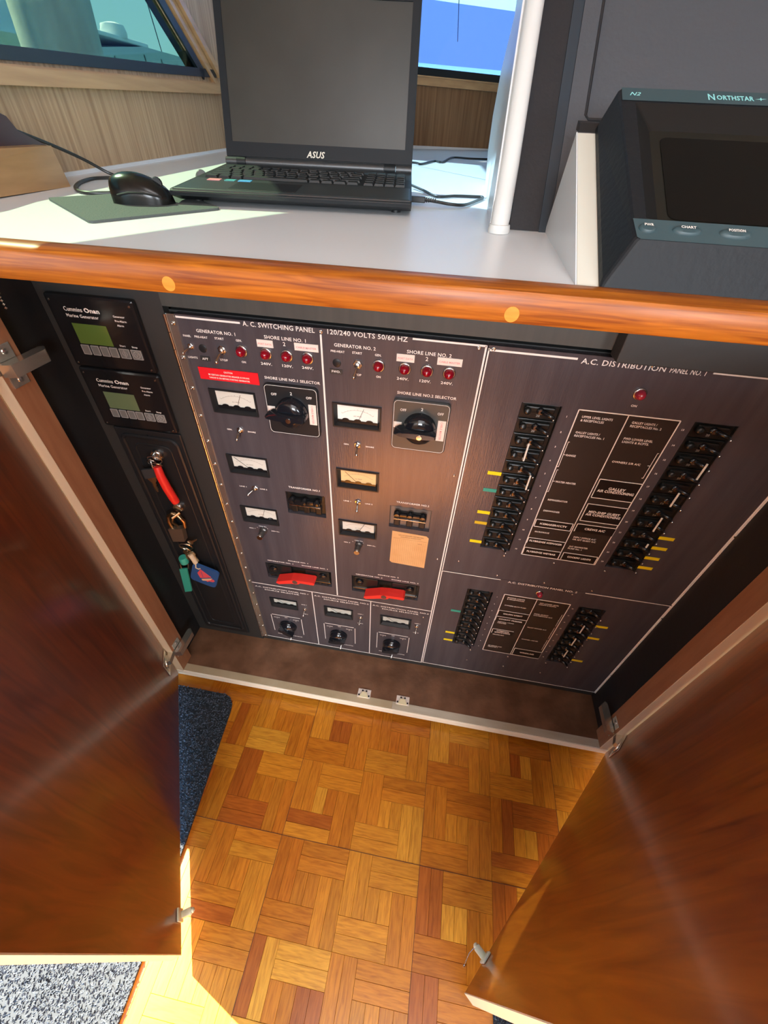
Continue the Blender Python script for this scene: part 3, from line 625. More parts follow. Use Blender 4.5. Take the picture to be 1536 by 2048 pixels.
def source_switch(parent, x0, x1, z0, z1, cx_, cz, tilt):
    mb = MB(); mb.box(x0 / 1000, x1 / 1000, .010, .013, z0 / 1000, z1 / 1000)
    for a, b in ((x0 + 5, x0 + 60), (x1 - 62, x1 - 5)): mb.box(a / 1000, b / 1000, .001, .010, (z0 + 5) / 1000, (z1 - 5) / 1000, b=.002)
    s_ = mb.build('transfer_switch', DARKP, parent, smart=False)
    for a in (x0 + 18, x1 - 20):
        mb = MB(); mb.lathe([(.009, 0), (.009, .004), (.006, .006), (0, .006)], Matrix.Translation((a / 1000, .001, (z1 - 18) / 1000)) @ RX, 16); mb.build('pivot', GLOSSB, s_)
    mb = MB(); mb.box((x0 + 3) / 1000, (x1 - 3) / 1000, -.001, .002, (z0 + 13) / 1000, (z0 + 15) / 1000); mb.build('rail_line', METAL, s_)
    for k in range(6):
        mb = MB(); xx = x0 + 62 + k * 15; mb.box(xx / 1000, (xx + 8) / 1000, -.001, .004, (z0 + 3) / 1000, (z0 + 12) / 1000, b=.001); mb.build('terminal', SATINB, s_)
    M_ = Matrix.Translation((cx_ / 1000, 0, cz / 1000)) @ Matrix.Rotation(R(-tilt), 4, 'Y')
    top = [(-47, -3), (-45, 2), (-8, 9.5), (10, 9), (43, 4), (46, 0), (43, -4.5), (12, .5), (8, -3), (0, -4.5), (-8, -2.5), (-42, -7)]
    mb = MB(); mb.prism([(a / 1000, -.024, b / 1000) for a, b in top], (0, .022, 0), M_); h = mb.build('transfer_handle', REDH, s_); h['label'] = 'bright red chevron transfer handle'
    mb = MB(); mb.lathe([(.0062, 0), (.0062, .0006), (0, .0006)], M_ @ Matrix.Translation((0, -.0238, .003)) @ RX, 20); lab(mb.build('pivot_cap', mat('dull_brown_cap', (.10, .05, .04), .4), s_), 'dull brown pivot cap')
def small_selector(parent, x, z, ang):
    mb = MB(); r = .0235; mb.lathe([(r, 0), (r, .004), (r * .93, .010), (r * .7, .016), (r * .35, .019), (0, .0195)], Matrix.Translation((x / 1000, -.0002, z / 1000)) @ RX, 32)
    M_ = Matrix.Translation((x / 1000, 0, z / 1000)) @ Matrix.Rotation(R(ang), 4, 'Y')
    out = [(-22, 2), (-14, 5.5), (0, 6.5), (14, 5.5), (22, 2), (22, -2), (14, -5.5), (0, -6.5), (-14, -5.5), (-22, -2)]
    mb.prism([(a / 1000, -.026, b / 1000) for a, b in out], (0, .018, 0), M_); mb.build('source_selector', KNOBB, parent)
# ---- A.C. switching panel
SP = thing('switching_panel', 'wide dark brushed switching panel with red lamps, two square selectors and meters', 'control panel', (-.17, 0, .09))
holes = [(-363, -288, 682, 721), (-363, -288, 556, 597.5), (-161, -85, 682, 722), (-161, -85, 558, 598), (-364, -287.5, 806, 847), (-162, -85, 807, 847.5),
         (-263.5, -186.5, 595.5, 651), (-62, 15.5, 598, 653), (-340, -185.5, 373.5, 427.5), (-138, 14.8, 373.5, 429), (-349, -280, 256, 291), (-209, -138, 254, 292), (-67.5, 7.5, 254.5, 293)]
face = plate(-.3875, .0535, .0965, .9560, [tuple(v / 1000 for v in h) for h in holes]).build('faceplate', PANEL, SP, smart=False)
P = MB()     # printing
L = lambda s, x, z, h, w=None, al='CENTER': ptext(P, s, x, z, h, w, al)
bar(P, -386, -290, 951, 953.6); L('A. C. SWITCHING PANEL', -234, 952.5, 6.6, 104); L('120/240 VOLTS 50/60 HZ', -108.5, 953, 6.6, 111); bar(P, -46.5, 51.5, 953.2, 955.6)
bar(P, -175.1, -172.5, 346, 948)
bar(P, 50.2, 52.6, 100, 955)
bar(P, -386.5, 51.5, 341.5, 343); bar(P, -237.7, -235.9, 99, 342); bar(P, -93.9, -92.1, 99, 342); bar(P, -386, 53, 97.2, 98.8)
for dx, n in ((0, '1'), (204, '2')):
    L('GENERATOR NO. ' + n, -329.8 + dx, 936, 4.6, 59); L('SHORE LINE NO. ' + n, -226.6 + dx + (.3 if dx else 0), 937, 4.8, 61)
    L('PRE-HEAT', -354.5 + dx, 927, 3.0, 20); L('START', -326.5 + dx, 927.6, 3.2, 14); L('GEN.', -296.6 + dx, 927.7, 3.2, 9); L('STOP', -326.5 + dx, 896, 3.2, 12); L('ON', -295.3 + dx, 896.3, 3.2, 6.5)
    L('2', -228.5 + dx, 929.5, 5.6); L('240V.', -260 + dx, 897.4, 4, 17); L('120V.', -227.5 + dx, 897.5, 4, 16); L('240V.', -196.8 + dx, 898, 4, 17)
    L('SHORE LINE NO.%s SELECTOR' % n, -223 + dx, 876, 4.3, 87); L('GEN.', -345.5 + dx, 774.3, 2.6, 9); L('SHORE', -306 + dx, 774.3, 2.6, 14)
    L('LINE 1', -347 + dx, 648.8, 2.6, 14); L('LINE 2', -306 + dx, 648.6, 2.6, 14); L('TRANSFORMER NO.' + n, -225 + dx, 663.5, 4.2, 60)
    L('GEN. ' + n, -350 + dx, 535.6, 2.3, 13); L('120V S.L.', -325 + dx, 545, 2.3, 17); L('240V S.L.', -299 + dx, 535.8, 2.3, 18)
    for a in (-11, 0, 11): P.lathe([(.0008, 0), (0, .0003)], Matrix.Translation(((-327 + dx + a) / 1000, 0, (542 - abs(a) * .22) / 1000)) @ RX, 8)
    L('SOURCE NO. ' + n, -260 + dx, 446.5, 3.1, 46); L('GENERATOR NO. ' + n, -302.5 + dx, 436.8, 3.1, 60); L('SHORE LINE NO. ' + n, -222.5 + dx, 437.2, 3.1, 60)
L('PANEL', -376.3, 926.8, 3, 12); L('LIGHTS', -376.4, 895, 3, 15)
for x, n in ((-314.3, 1), (-165, 2), (-21.4, 3)):
    L('A.C. DISTRIBUTION PANEL NO.%d' % n, x, 329.4, 4.2, 134); L('SOURCE SELECTOR', x, 321, 4.2, 88)
for x0, n in ((-359, 1), (-215, 2), (-73.5, 3)):
    x1 = x0 + 82.5; frame_lines(P, x0 + 3, x1 - 3, 133, 214, 1.3, sides='T'); frame_lines(P, x0, x1, 136, 211, 1.3, sides='LR')
    L('SOURCE', x0 + 15, 203, 3, 16); L('1', x0 + 15, 198, 3); L('OFF', x0 + 41, 208, 3, 8); L('SOURCE', x0 + 67, 203, 3, 16); L('2', x0 + 67, 198, 3)
    L('LINE 1', x0 + 97, 282, 2.6, 13); L('LINE 2', x0 + 97, 241, 2.6, 13); L('SOURCE %d' % 1, x0 + 18, 122, 2.8, 22); L('%d MONITOR' % 2, x0 + 64, 122, 2.8, 26)
P.build('lettering', WHITEP, SP, smart=False)
for dx in (0, 204):
    for a in (-296, -258.5, -227, -196): lamp(SP, a + dx + .5, 912.5)
    mb = MB(); mb.lathe([(.0062, 0), (.0062, .0006), (.0055, .001), (0, .0008)], Matrix.Translation(((-356.5 + dx) / 1000, 0, .9100)) @ RX, 20); mb.build('blanking_plug', SATINB, SP)
    toggle(SP, -325.5 + dx, 911.5, (-12 if dx == 0 else -8, -38), 1.1); toggle(SP, -326.5 + dx, 775.5, (-2 if dx == 0 else 6, -36), .95); 
    small_knob(SP, -326 + dx + 1, 534)
toggle(SP, -375, 911.5, (-30, -25), .8); toggle(SP, -323, 649, (-38, -25), .95); toggle(SP, -122.5, 650, (5, -40), .95)
mb = MB(); ptext(mb, 'AFT', -356.4, 894.9, 3.4, 9.5, y=-.0012); ptext(mb, 'FWD.', -153.8, 897.5, 3.4, 13, y=-.0012); mb.build('sticker_print', WHITEP, SP, smart=False)
for x, z, w in ((-356.4, 894.9, 15), (-153.8, 897.2, 19)):
    mb = MB(); mb.box((x - w / 2) / 1000, (x + w / 2) / 1000, -.0009, 0, (z - 3.6) / 1000, (z + 3.6) / 1000); lab(mb.build('sticker', mat('black_tape', (.035, .032, .030), .4), SP), 'black embossed tape label')
mbp = MB()
for x, z, w, h, s in ((-257.3, 927.3, 24, 10.5, 'PORT DATA'), (-196, 927.8, 35, 10.5, 'CABLE MASTER'), (-54, 927.6, 25, 10.5, 'PORT DATA'), (7, 928.6, 34, 10.5, 'CABLE MASTER')):
    mb = MB(); mb.box((x - w / 2) / 1000, (x + w / 2) / 1000, -.0012, 0, (z - h / 2) / 1000, (z + h / 2) / 1000); lab(mb.build('sticker', CREAML, SP), 'cream tape with faint red letters')
    ptext(mbp, s, x, z - .5, 2.6, w * .85, y=-.0015)
mbp.build('sticker_print', PINKT, SP, smart=False)
mb = MB(); mb.box(-.3722, -.2762, -.0016, 0, .8622, .8812); lab(mb.build('warning_label', REDLAB, SP), 'bright red caution label')
mb = MB(); ptext(mb, 'CAUTION', -324, 877, 2.6, 14, y=-.0019); ptext(mb, 'BE CERTAIN GENERATOR BREAKER IS SWUNG', -324, 871.2, 2.5, 66, y=-.0019); ptext(mb, 'THROW IS ON BEFORE STARTING GENERATOR', -324, 866.4, 2.5, 66, y=-.0019); mb.build('warning_print', CREAML, SP, smart=False)
big_selector(SP, -226, 826, SATINB, None); big_selector(SP, -24, 825, GREYPL, 'grey faced rotary selector')
meter(SP, -364.3, -287.3, 805.5, 847.5, DIALW, 22); meter(SP, -162.3, -84.8, 806.3, 848, DIALB, 22, 'white dial painted brighter as if lit')
meter(SP, -364.5, -288, 680.5, 721.8, DIALW, -50); meter(SP, -161, -84.6, 680.8, 722.8, DIALA, -45, 'aged dial with an amber reflection painted in')
meter(SP, -364, -287.5, 554.8, 598, DIALW, 20); meter(SP, -161.7, -85.2, 557, 598.3, DIALW, 28)
for x0, x1, z0, z1 in ((-350, -279, 254.5, 292.5), (-210, -137, 252.5, 293.5), (-68.5, 8.5, 253, 294.5)): meter(SP, x0, x1, z0, z1, DIALD, -48)
transformer_breaker(SP, -263.5, -186.5, 595.5, 651, False); transformer_breaker(SP, -62, 15.5, 598, 653, True)
source_switch(SP, -340, -185.5, 373.5, 427.5, -264, 399, 9); source_switch(SP, -138, 14.8, 373.5, 429, -60, 397, 10)
for x, z, a in ((-316, 170, 35), (-177, 168.5, -10), (-34, 168, -12)): small_selector(SP, x, z, a)
for x, z in ((-261, 265), (-117, 269), (23, 272)): toggle(SP, x, z, (-4, -38), .9)
for x, z in ((-311, 127), (-170, 126), (-29, 125)): toggle(SP, x, z, (-10, -50), .8)
mb = MB(); pts = [(-54.5, 588), (13, 585.3), (17.5, 580.5), (17.8, 491.5), (-51, 494.5), (-55.5, 499)]; mb.prism([(a / 1000, -.0006, b / 1000) for a, b in pts], (0, .0005, 0)); nt_ = mb.build('paper_note', PAPER, SP); nt_['label'] = 'tan ruled paper card taped below the second transformer breaker'
mb = MB()
ptext(mb, 'CIRCUIT BREAKER TEST RECORD', -17, 579.5, 2.6, 50, y=-.0009); ptext(mb, 'ELECTRICAL INSPECTION', -17, 574.5, 2.2, 40, y=-.0009); ptext(mb, 'DATE', 2, 561, 2, 8, y=-.0009)
bar(mb, -52, 15, 569, 569.3, -.0008)
for k in range(17): bar(mb, -51.5 + k * 4, -51.3 + k * 4, 497, 566, -.0008)
mb.build('note_print', PAPERL, SP, smart=False)
for x, z in ((-173.4, 951.5), (42.3, 951.4)): pscrew(SP, x, z, 3.0)
for x, z in ((42.2, 738), (41.5, 526), (35, 313), ): pscrew(SP, x, z, 2.4)
# piano hinge on its left edge
mb = MB(); mb.box(-.3995, -.3870, -.0022, .002, .0945, .9560); ph = mb.build('piano_hinge', STEELH, SP); ph['label'] = 'bright steel piano hinge'
mb = MB()
for k in range(34):
    z0 = .0945 + k * .02535; mb.lathe([(.0027, 0), (.0027, .0243), (0, .0243)], Matrix.Translation((-.4012, -.0022, z0)), 10)
stuff(mb.build('hinge_knuckle', METAL, ph))
for k in range(18): 
    me = shared('hs', lambda: lathe_mesh('hinge_screw', [(.0031, 0), (.0029, .0013), (.0013, .0018), (.0010, .0013), (0, .0013)], METAL, 12)); part('screw', me, ph, (-.3915, -.0022, .9435 - .04958 * k) if False else (-.3915 + .17, -.0022, .9435 - .04958 * k - .09))
# ---- distribution panels
def breaker(parent, x0, x1, z, y0=.004, mir=1, tie=False, rating='20'):
    cx_ = (x0 + x1) / 2
    def f():
        w = (x1 - x0) / 2000; mb = MB(); mb.box(-w, w, y0, y0 + .006, -.0122, .0122, b=.0012)
        mb.box(-w * .78, w * .78, y0 - .005, y0, -.001, .0095, b=.003)
        mb.lathe([(.0052, 0), (.0052, .007), (.0035, .009), (0, .009)], Matrix.Translation((-w * .66, y0 - .002, .003)) @ RX, 14)
        return mb.mesh('circuit_breaker', DARKP)
    b_ = part('circuit_breaker', shared(('cb', round(x1 - x0), y0), f), parent, ((cx_) / 1000, 0, z / 1000), (0, 0, 0))
    def g():
        mb = MB(); mb.lathe([(.0055, 0), (.0055, .0012), (.0040, .004), (0, .004)], Matrix.Translation((0, y0 - .0045, .0035)) @ RX, 14)
        mb.tube([(.002, y0 - .006, .0035), (.010, y0 - .013, .003), (.017, y0 - .019, .002)], [.0040, .0034, .0028], 8); return mb.mesh('handle', GLOSSB)
    def g2(): mb = MB(); mb.lathe([(.0016, 0), (.0016, .0016), (0, .0018)], Matrix.Translation((.017, y0 - .0215, .0005)) @ RX, 8); mb.box(-.0024, .0024, y0 - .0092, y0 - .0082, .000, .0062); return mb.mesh('highlight_mark', METAL)  # metal chip modelled as the breaker's highlight, plus the pale handle tip
    l_ = part('handle', shared(('cl', y0), g), b_, (0, 0, 0), (0, 0 if mir > 0 else math.pi, 0) if False else (0, 0, 0)); l_.scale = (mir, 1, 1)
    l2 = part('mark', shared(('cm', y0), g2), b_); l2.scale = (mir, 1, 1)
    def h(): mb = MB(); ptext(mb, rating, 0, -6.5, 3.6, 5, y=y0 - .0004); return mb.mesh('rating_print', DIMP)
    part('rating', shared(('rt', rating, y0), h), b_)
def tie_bar(parent, x, za, zb, y=-.016):
    mb = MB(); mb.tube([(x / 1000, y, za / 1000), (x / 1000, y, zb / 1000)], .0014, 8); lab(mb.build('tie_bar', mat('tie_white', (.72, .70, .62), .3), parent), 'pale tie bar joining two breakers')
D1 = thing('distribution_panel', 'upper right dark distribution panel with twenty four black breakers', 'control panel', (.28, 0, .495))
plate(.0545, .5095, .4935, .9560, [(.1165, .1725, .578, .882), (.3495, .4055, .575, .8815)]).build('faceplate', PANEL, D1, smart=False)
P = MB()
bar(P, 55, 169.5, 948.6, 951.2); L('A.C. DISTRIBUTION', 227, 948.3, 7.2, 104); L('PANEL NO. 1', 306, 948.3, 7.2, 43); bar(P, 335.5, 508, 948, 950); bar(P, 54.5, 56.4, 494, 952); bar(P, 507.8, 509.5, 494, 951)
L('ON', 263, 895, 3.2, 7.5)
frame_lines(P, 195.5, 331, 575.5, 880.5, 1.5); bar(P, 262.2, 263.6, 576, 880)
for k in range(12): L(str(k + 1), 182.8, 868 - 25.45 * k, 2.9); L(str(k + 13), 340, 868 - 25.45 * k, 2.9)
lt = [('UPPER LEVEL LIGHTS', 870.8, 42), ('& RECEPTACLES', 865.2, 32), ('GALLEY LIGHTS /', 845.4, 34), ('RECEPTACLES No. 1', 839.8, 42), ('RANGE', 805, 14), ('WATER HEATER', 753.5, 32), ('REFRIGERATOR', 715, 32), ('DISHWASHER', 690.3, 27), ('MICROWAVE', 639, 25)]
for s, z, w in lt: L(s, 203, z, 3.5, w, 'LEFT')
for s, z, w in (('GALLEY LIGHTS /', 870.6, 34), ('RECEPTACLES No. 2', 865, 42), ('FWD LOWER LEVEL', 844.4, 40), ('LIGHTS & RCPTS.', 839, 37), ('OWNERS S/R A/C', 803.6, 41), ('DEN / OFFICE A/C', 638.8, 38), ('OR AFT GUEST A/C', 633, 40), ('A/C SEAWATER', 614.6, 33), ('PUMP No. 1', 609, 24)): L(s, 271, z, 3.5, w, 'LEFT')
for z0, z1, zc in ((781.5, 828, 805), (731, 776.5, 753.5)): bar(P, 198.2, 199, z0, z1); bar(P, 198.6, 200.6, z1 - .8, z1); bar(P, 196.6, 198.6, z0, z0 + .8); bar(P, 199, 202, zc - .4, zc + .4)
bar(P, 325.8, 326.6, 780, 826.5); bar(P, 326.2, 328.2, 825.7, 826.5); bar(P, 324, 326, 780, 780.8); bar(P, 322.4, 326, 803, 803.8)
P.build('lettering', WHITEP, D1, smart=False)
mb = MB(); mb.box(.1955, .331, -.0003, 0, .5755, .8805); mb.build('directory', DIRB, D1)
def strip(parent, x0, x1, z0, z1, lines, sides='LTR', y=-.0010, t=1.2, h=4.3):
    mb = MB(); mb.box(x0 / 1000, x1 / 1000, y, 0, z0 / 1000, z1 / 1000); s_ = mb.build('label_strip', DIRK, parent)
    mb = MB(); frame_lines(mb, x0 + .6, x1 - .6, z0 + .6, z1 - .6, t, y - .0003, sides)
    n = len(lines); zc = (z0 + z1) / 2
    for i, (s, w) in enumerate(lines): ptext(mb, s, (x0 + x1) / 2, zc + (n - 1) * 3.1 - 6.2 * i, h, w, y=y - .0004, off=.0001)
    mb.build('strip_print', WHITEP, s_, smart=False)
strip(D1, 197, 260.5, 651, 669.5, [('ICEMAKER/CCTV', 46)], 'LRTB'); strip(D1, 196, 262, 608, 623, [('FLYBRIDGE ICEMAKER', 58)], 'LT'); strip(D1, 196, 262, 578, 596.5, [('FLYBRIDGE WETBAR', 53)], 'LT')
strip(D1, 266, 331, 731, 770, [('GALLEY', 26), ('AIR CONDITIONING', 56)], 'LRTB', h=5); strip(D1, 266.5, 331.5, 679, 718.5, [('MID-SHIP GUEST', 50), ('AIR CONDITIONING', 56)], 'LRTB', h=5)
strip(D1, 266, 331, 652.5, 672, [('CREWS A/C', 34)], 'LT', h=4.8); strip(D1, 267, 329, 577.5, 597.5, [('COCKPIT LIGHTS', 42)], 'LRT')
lamp(D1, 263, 912.5, True, 7.2)
rat = ['20', '20', '50', '50', '30', '15', '15', '15', '20', '20', '20', '20']
for k in range(12): breaker(D1, 117.5, 171.5, 868.5 - 25.35 * k, rating=rat[k]); breaker(D1, 350.5, 404.5, 868.5 - 25.5 * k, mir=1, rating=rat[k])
for x0, x1, z0, z1 in ((116.5, 172.5, 578, 882), (349.5, 405.5, 575, 881.5)):
    mb = MB(); mb.box(x0 / 1000, x1 / 1000, .0102, .012, z0 / 1000, z1 / 1000)
    for xx in (x0 + .4, x1 - 1.2): mb.box(xx / 1000, (xx + .8) / 1000, -.0006, .010, z0 / 1000, z1 / 1000)
    mb.build('breaker_frame', SATINB, D1, smart=False)
tie_bar(D1, 140, 795, 826); tie_bar(D1, 158, 741, 770)
tie_bar(D1, 388, 800, 828); tie_bar(D1, 378, 745, 772); tie_bar(D1, 378, 690, 720); tie_bar(D1, 384, 652, 660)
def tape(parent, x, z, m=YELT, w=22, h=6.6, l='bright yellow tape tab'):
    mb = MB(); mb.box((x - w / 2) / 1000, (x + w / 2) / 1000, -.0007, 0, (z - h / 2) / 1000, (z + h / 2) / 1000); lab(mb.build('tape_tab', m, parent), l)
for z, m in ((753.8, YELT), (718, GRNT), (667, YELT), (641, YELD), (592, YELT)): tape(D1, 105.7, z, m, l={YELT: 'bright yellow tape tab', GRNT: 'green tape tab', YELD: 'dull dark yellow tape tab'}[m])
for z in (664.2, 639, 612.8, 586.4): tape(D1, 416.4, z, w=25)
for x, z in ((61.4, 951.5), (263, 951)): pscrew(D1, x, z, 3.0)
for x, z in ((84, 529), (166, 564), (259.8, 564.2), (354.2, 562.3), (166, 504), (259.8, 503), (353.8, 500.5)): pscrew(D1, x, z, 2.2)
D2 = thing('distribution_panel', 'lower right dark distribution panel with smaller breaker banks', 'control panel', (.28, 0, .097))
plate(.0545, .5095, .0985, .4925, [(.1165, .1705, .222, .4465), (.3490, .4035, .214, .4445)]).build('faceplate', PANEL, D2, smart=False)
P = MB()
bar(P, 54, 176, 490.6, 492); bar(P, 345, 508.5, 489.4, 491); L('A.C. DISTRIBUTION PANEL NO. 2', 260.5, 488.8, 5.2, 138); bar(P, 54.5, 56.4, 100, 491); bar(P, 507.8, 509.5, 100, 490); bar(P, 55, 509, 99, 100.5)
frame_lines(P, 194.5, 330.5, 215.5, 446.5, 1.5); bar(P, 262, 263.3, 216, 446)
for k in range(9): L(str(k + 1), 181.5, 434 - 25.6 * k, 2.6); L(str(k + 10), 339, 434 - 25.6 * k, 2.6)
for s, z, w in (('ENGINE LIGHTS', 438, 36), ('& RECEPTACLES', 432.5, 36), ('OWNERS BATH PUMP', 410, 46), ('DISPOSAL / FOOD', 346, 36), ('CENTER', 341, 20), ('SALON A/C', 292, 26), ('AFT REFRIGER. PUMP', 241, 33), ('CIRCUIT No. 2', 236, 24)): L(s, 203, z, 3.2, w, 'LEFT')
for s, z, w in (('AFT LOWER LEVEL', 436, 40), ('LIGHTS & RCPTS.', 431, 36), ('FWD GUEST', 396, 30), ('STATEROOM A/C', 390.5, 40), ('PILOT HOUSE A/C', 342, 42), ('WASHER / DRYER', 291, 38)): L(s, 270.5, z, 3.2, w, 'LEFT')
for z0, z1 in ((362, 407), (310, 355), (258, 303)): bar(P, 326, 326.7, z0, z1); bar(P, 324.4, 326, (z0 + z1) / 2 - .4, (z0 + z1) / 2 + .4)
P.build('lettering', WHITEP, D2, smart=False)
mb = MB(); mb.box(.1945, .3305, -.0003, 0, .2155, .4465); mb.build('directory', DIRB, D2)
strip(D2, 195, 262, 369, 390, [('SALON LIGHT', 42)], 'LT'); strip(D2, 195, 262, 344 + 5, 366.5, [('COCKPIT FREEZER', 52)], 'LT'); strip(D2, 198, 247, 297, 315.5, [('AFTERDECK', 30), ('QUARTZ LIGHTS', 36)], 'LT', h=3.8); strip(D2, 265.5, 330.5, 218, 248, [('WINDLASS', 34)], 'LT', h=5)
lamp(D2, 260.5, 468.5, True, 6.2)
for k in range(9): breaker(D2, 117.5, 169.5, 434.3 - 24.9 * k, .0042, rating=rat[k])
for k in range(9): breaker(D2, 350, 402.5, 431.5 - 25.3 * k, .0042, rating=rat[k])
for x0, x1, z0, z1 in ((116.5, 170.5, 222, 446.5), (349, 403.5, 214, 444.5)):
    mb = MB(); mb.box(x0 / 1000, x1 / 1000, .0102, .012, z0 / 1000, z1 / 1000); mb.build('breaker_frame', SATINB, D2, smart=False)
for z in (388, 336, 283): tie_bar(D2, 372, z - 14, z + 14)
tape(D2, 104.5, 359.5, GRNT, l='green tape tab'); tape(D2, 105, 268); tape(D2, 105, 233.7)
for z in (386.3, 339, 237): tape(D2, 416.5, z, w=25)
for x, z in ((166, 153), (166.5, 203.5), (259.9, 202), (353, 203), (260, 152.5), (354, 151.6), (323, 480)): pscrew(D2, x, z, 2.2)
# ---- generator controllers on the left board
def controller(zt, lcd, label):
    t = thing('generator_controller', label, 'controller', (-.51, 0, (zt - 105) / 1000)); ox = 0
    mb = MB(); mb.box(-.579, -.4405, -.0090, .0003, (zt - 107) / 1000, zt / 1000, b=.004); mb.build('housing', GLOSSB, t)
    z = zt - 971
    mb = MB(); mb.box(-.5515, -.4965, -.0095, -.0088, (z + 902) / 1000, (z + 931.5) / 1000); s_ = mb.build('display', lcd, t)
    for k in range(6):
        x = (-546, -530, -514.5, -499.5, -481.5, -462)[k]; w = 6.3 if k < 4 else 8.2
        mb = MB(); mb.box((x - w) / 1000, (x + w) / 1000, -.0102, -.0088, (z + 885.5) / 1000, (z + 900.5) / 1000, b=.0006); b_ = mb.build('button', BTN, t)
        mb = MB(); frame_lines(mb, x - w + .4, x + w - .4, z + 886, z + 900, .7, -.0105)
        if k == 4: mb.tube([(x / 1000, -.0104, (z + 898.5) / 1000), ((x + 4) / 1000, -.0104, (z + 893) / 1000), (x / 1000, -.0104, (z + 887.5) / 1000), ((x - 4) / 1000, -.0104, (z + 893) / 1000)], .0004, 5, True); mb.tube([(x / 1000, -.0104, (z + 896) / 1000), (x / 1000, -.0104, (z + 890) / 1000)], .0004, 5)
        if k == 5:
            for r in (5, 0): 
                if r: mb.tube([((x + r * math.cos(q * .52)) / 1000, -.0104, (z + 893 + r * math.sin(q * .52)) / 1000) for q in range(12)], .0004, 5, True)
            mb.tube([((x - 2.6) / 1000, -.0104, (z + 895) / 1000), ((x + 2.6) / 1000, -.0104, (z + 895) / 1000), (x / 1000, -.0104, (z + 890) / 1000)], .0004, 5, True)
        mb.build('button_print', DIMP, b_)
    mb = MB(); yy = -.0093
    ptext(mb, 'Cummins', -539.5, z + 951.5, 6.0, 29, y=yy); ptext(mb, 'Onan', -510, z + 951.5, 6.0, 24, y=yy, off=.0002); ptext(mb, 'Marine Generator', -528.5, z + 942.5, 4.6, 51, y=yy)
    ptext(mb, 'Generator', -469.5, z + 947, 2.8, 18, y=yy); ptext(mb, 'Pre-Alarm', -469, z + 940.8, 2.8, 18, y=yy); ptext(mb, 'Alarm', -472, z + 934.6, 2.8, 10.5, y=yy); ptext(mb, 'Start', -481.5, z + 904.6, 2.6, 9.5, y=yy); ptext(mb, 'Stop', -462, z + 904.4, 2.6, 9, y=yy)
    mb.build('lettering', WHITEP, t, smart=False)
    for x in (-572, -447.5):
        for dz in (-9, -101): mb = MB(); mb.lathe([(.0018, 0), (.0014, .0008), (0, .001)], Matrix.Translation((x / 1000, -.0090, (zt + dz) / 1000)) @ RX, 8); mb.build('screw', METAL, t)
controller(971, LCD1, 'upper glossy black generator controller with olive green display')
controller(862.5, LCD2, 'lower glossy black generator controller with grey green display')
# ---- key panel
kp = thing('ignition_board', 'tall black moulded panel with raised rim holding the keys', 'panel', (-.505, 0, .10))
mb = MB(); mb.box(-.569, -.4405, -.0045, .0003, .099, .752, b=.003); mb.build('panel', SATINB, kp)
mb = MB()
def ring(mb, x0, x1, z0, z1, r, y):
    pts = []
    for cx_, cz, a0 in ((x1 - .012, z1 - .012, 0), (x0 + .012, z1 - .012, 90), (x0 + .012, z0 + .012, 180), (x1 - .012, z0 + .012, 270)):
        for k in range(5): a = R(a0 + 22.5 * k); pts.append((cx_ + .012 * math.cos(a), y, cz + .012 * math.sin(a)))
    mb.tube(pts, r, 8, True)
ring(mb, -.558, -.452, .118, .738, .0042, -.0045); mb.build('rim', SATINB, kp)
mb = MB(); ring(mb, -.540, -.470, .140, .722, .0016, -.0045); mb.build('inner_ridge', SATINB, kp)
for x, z in ((-.505, .742), (-.4465, .52), (-.4465, .21)): mb = MB(); mb.lathe([(.002, 0), (.0016, .001), (0, .001)], Matrix.Translation((x, -.0052, z)) @ RX, 8); mb.build('screw', GLOSSB, kp)
for z in (.702, .572): mb = MB(); mb.lathe([(.012, 0), (.012, .004), (.0095, .007), (0, .007)], Matrix.Translation((-.500, -.0045, z)) @ RX, 20); mb.build('lock_cylinder', METAL, kp)
# key ring with red float
def ringpts(c, r, ax1, ax2, n=16): return [Vector(c) + Vector(ax1) * r * math.cos(2 * math.pi * k / n) + Vector(ax2) * r * math.sin(2 * math.pi * k / n) for k in range(n)]
def keyshape(mb, c, ang, s=1.0, yo=0):
    M_ = Matrix.Translation(c) @ Matrix.Rotation(R(ang), 4, 'Y')
    mb.prism([(a * s / 1000, 0, b * s / 1000) for a, b in ((-4, 2), (-7, -1), (-7.5, -7), (-4, -11), (-2.6, -14), (-2.6, -30), (-.5, -33), (1.4, -31), (1, -28), (2.6, -26.5), (1, -24.5), (2.6, -22.5), (1.2, -20), (2.8, -17), (2.8, -13), (5, -11), (7.5, -7), (7, -1), (4, 2))], (0, -.0018, 0), M_)
t = thing('key_ring', 'key ring with a long red float and small silver keys, in the upper lock', 'keys', (-.5, -.01, .69))
mb = MB(); mb.tube(ringpts((-.500, -.018, .698), .0125, (.9, .3, 0), (0, -.35, .93)), .0013, 6, True); mb.tube(ringpts((-.506, -.022, .692), .0115, (.6, -.7, 0), (.1, 0, 1)), .0012, 6, True); mb.tube(ringpts((-.497, -.022, .690), .0105, (1, .1, .1), (0, -.6, .8)), .0012, 6, True); mb.tube(ringpts((-.502, -.024, .696), .0090, (.8, -.2, .6), (-.5, -.3, .8)), .0011, 6, True); mb.build('split_ring', METAL, t)
mb = MB(); mb.prism([(-.506, -.010, .712), (-.494, -.010, .712), (-.492, -.010, .694), (-.508, -.010, .694)], (0, .0025, 0)); mb.build('ignition_key', METAL, t)
mb = MB(); pts = [(-.4930, -.026, .6900), (-.4900, -.030, .672), (-.4870, -.030, .645), (-.4845, -.028, .620), (-.4835, -.026, .606)]; mb.tube(pts, [.0070, .0078, .0080, .0080, .0074], 16); lab(mb.build('float', TAGR, t), 'long red float')
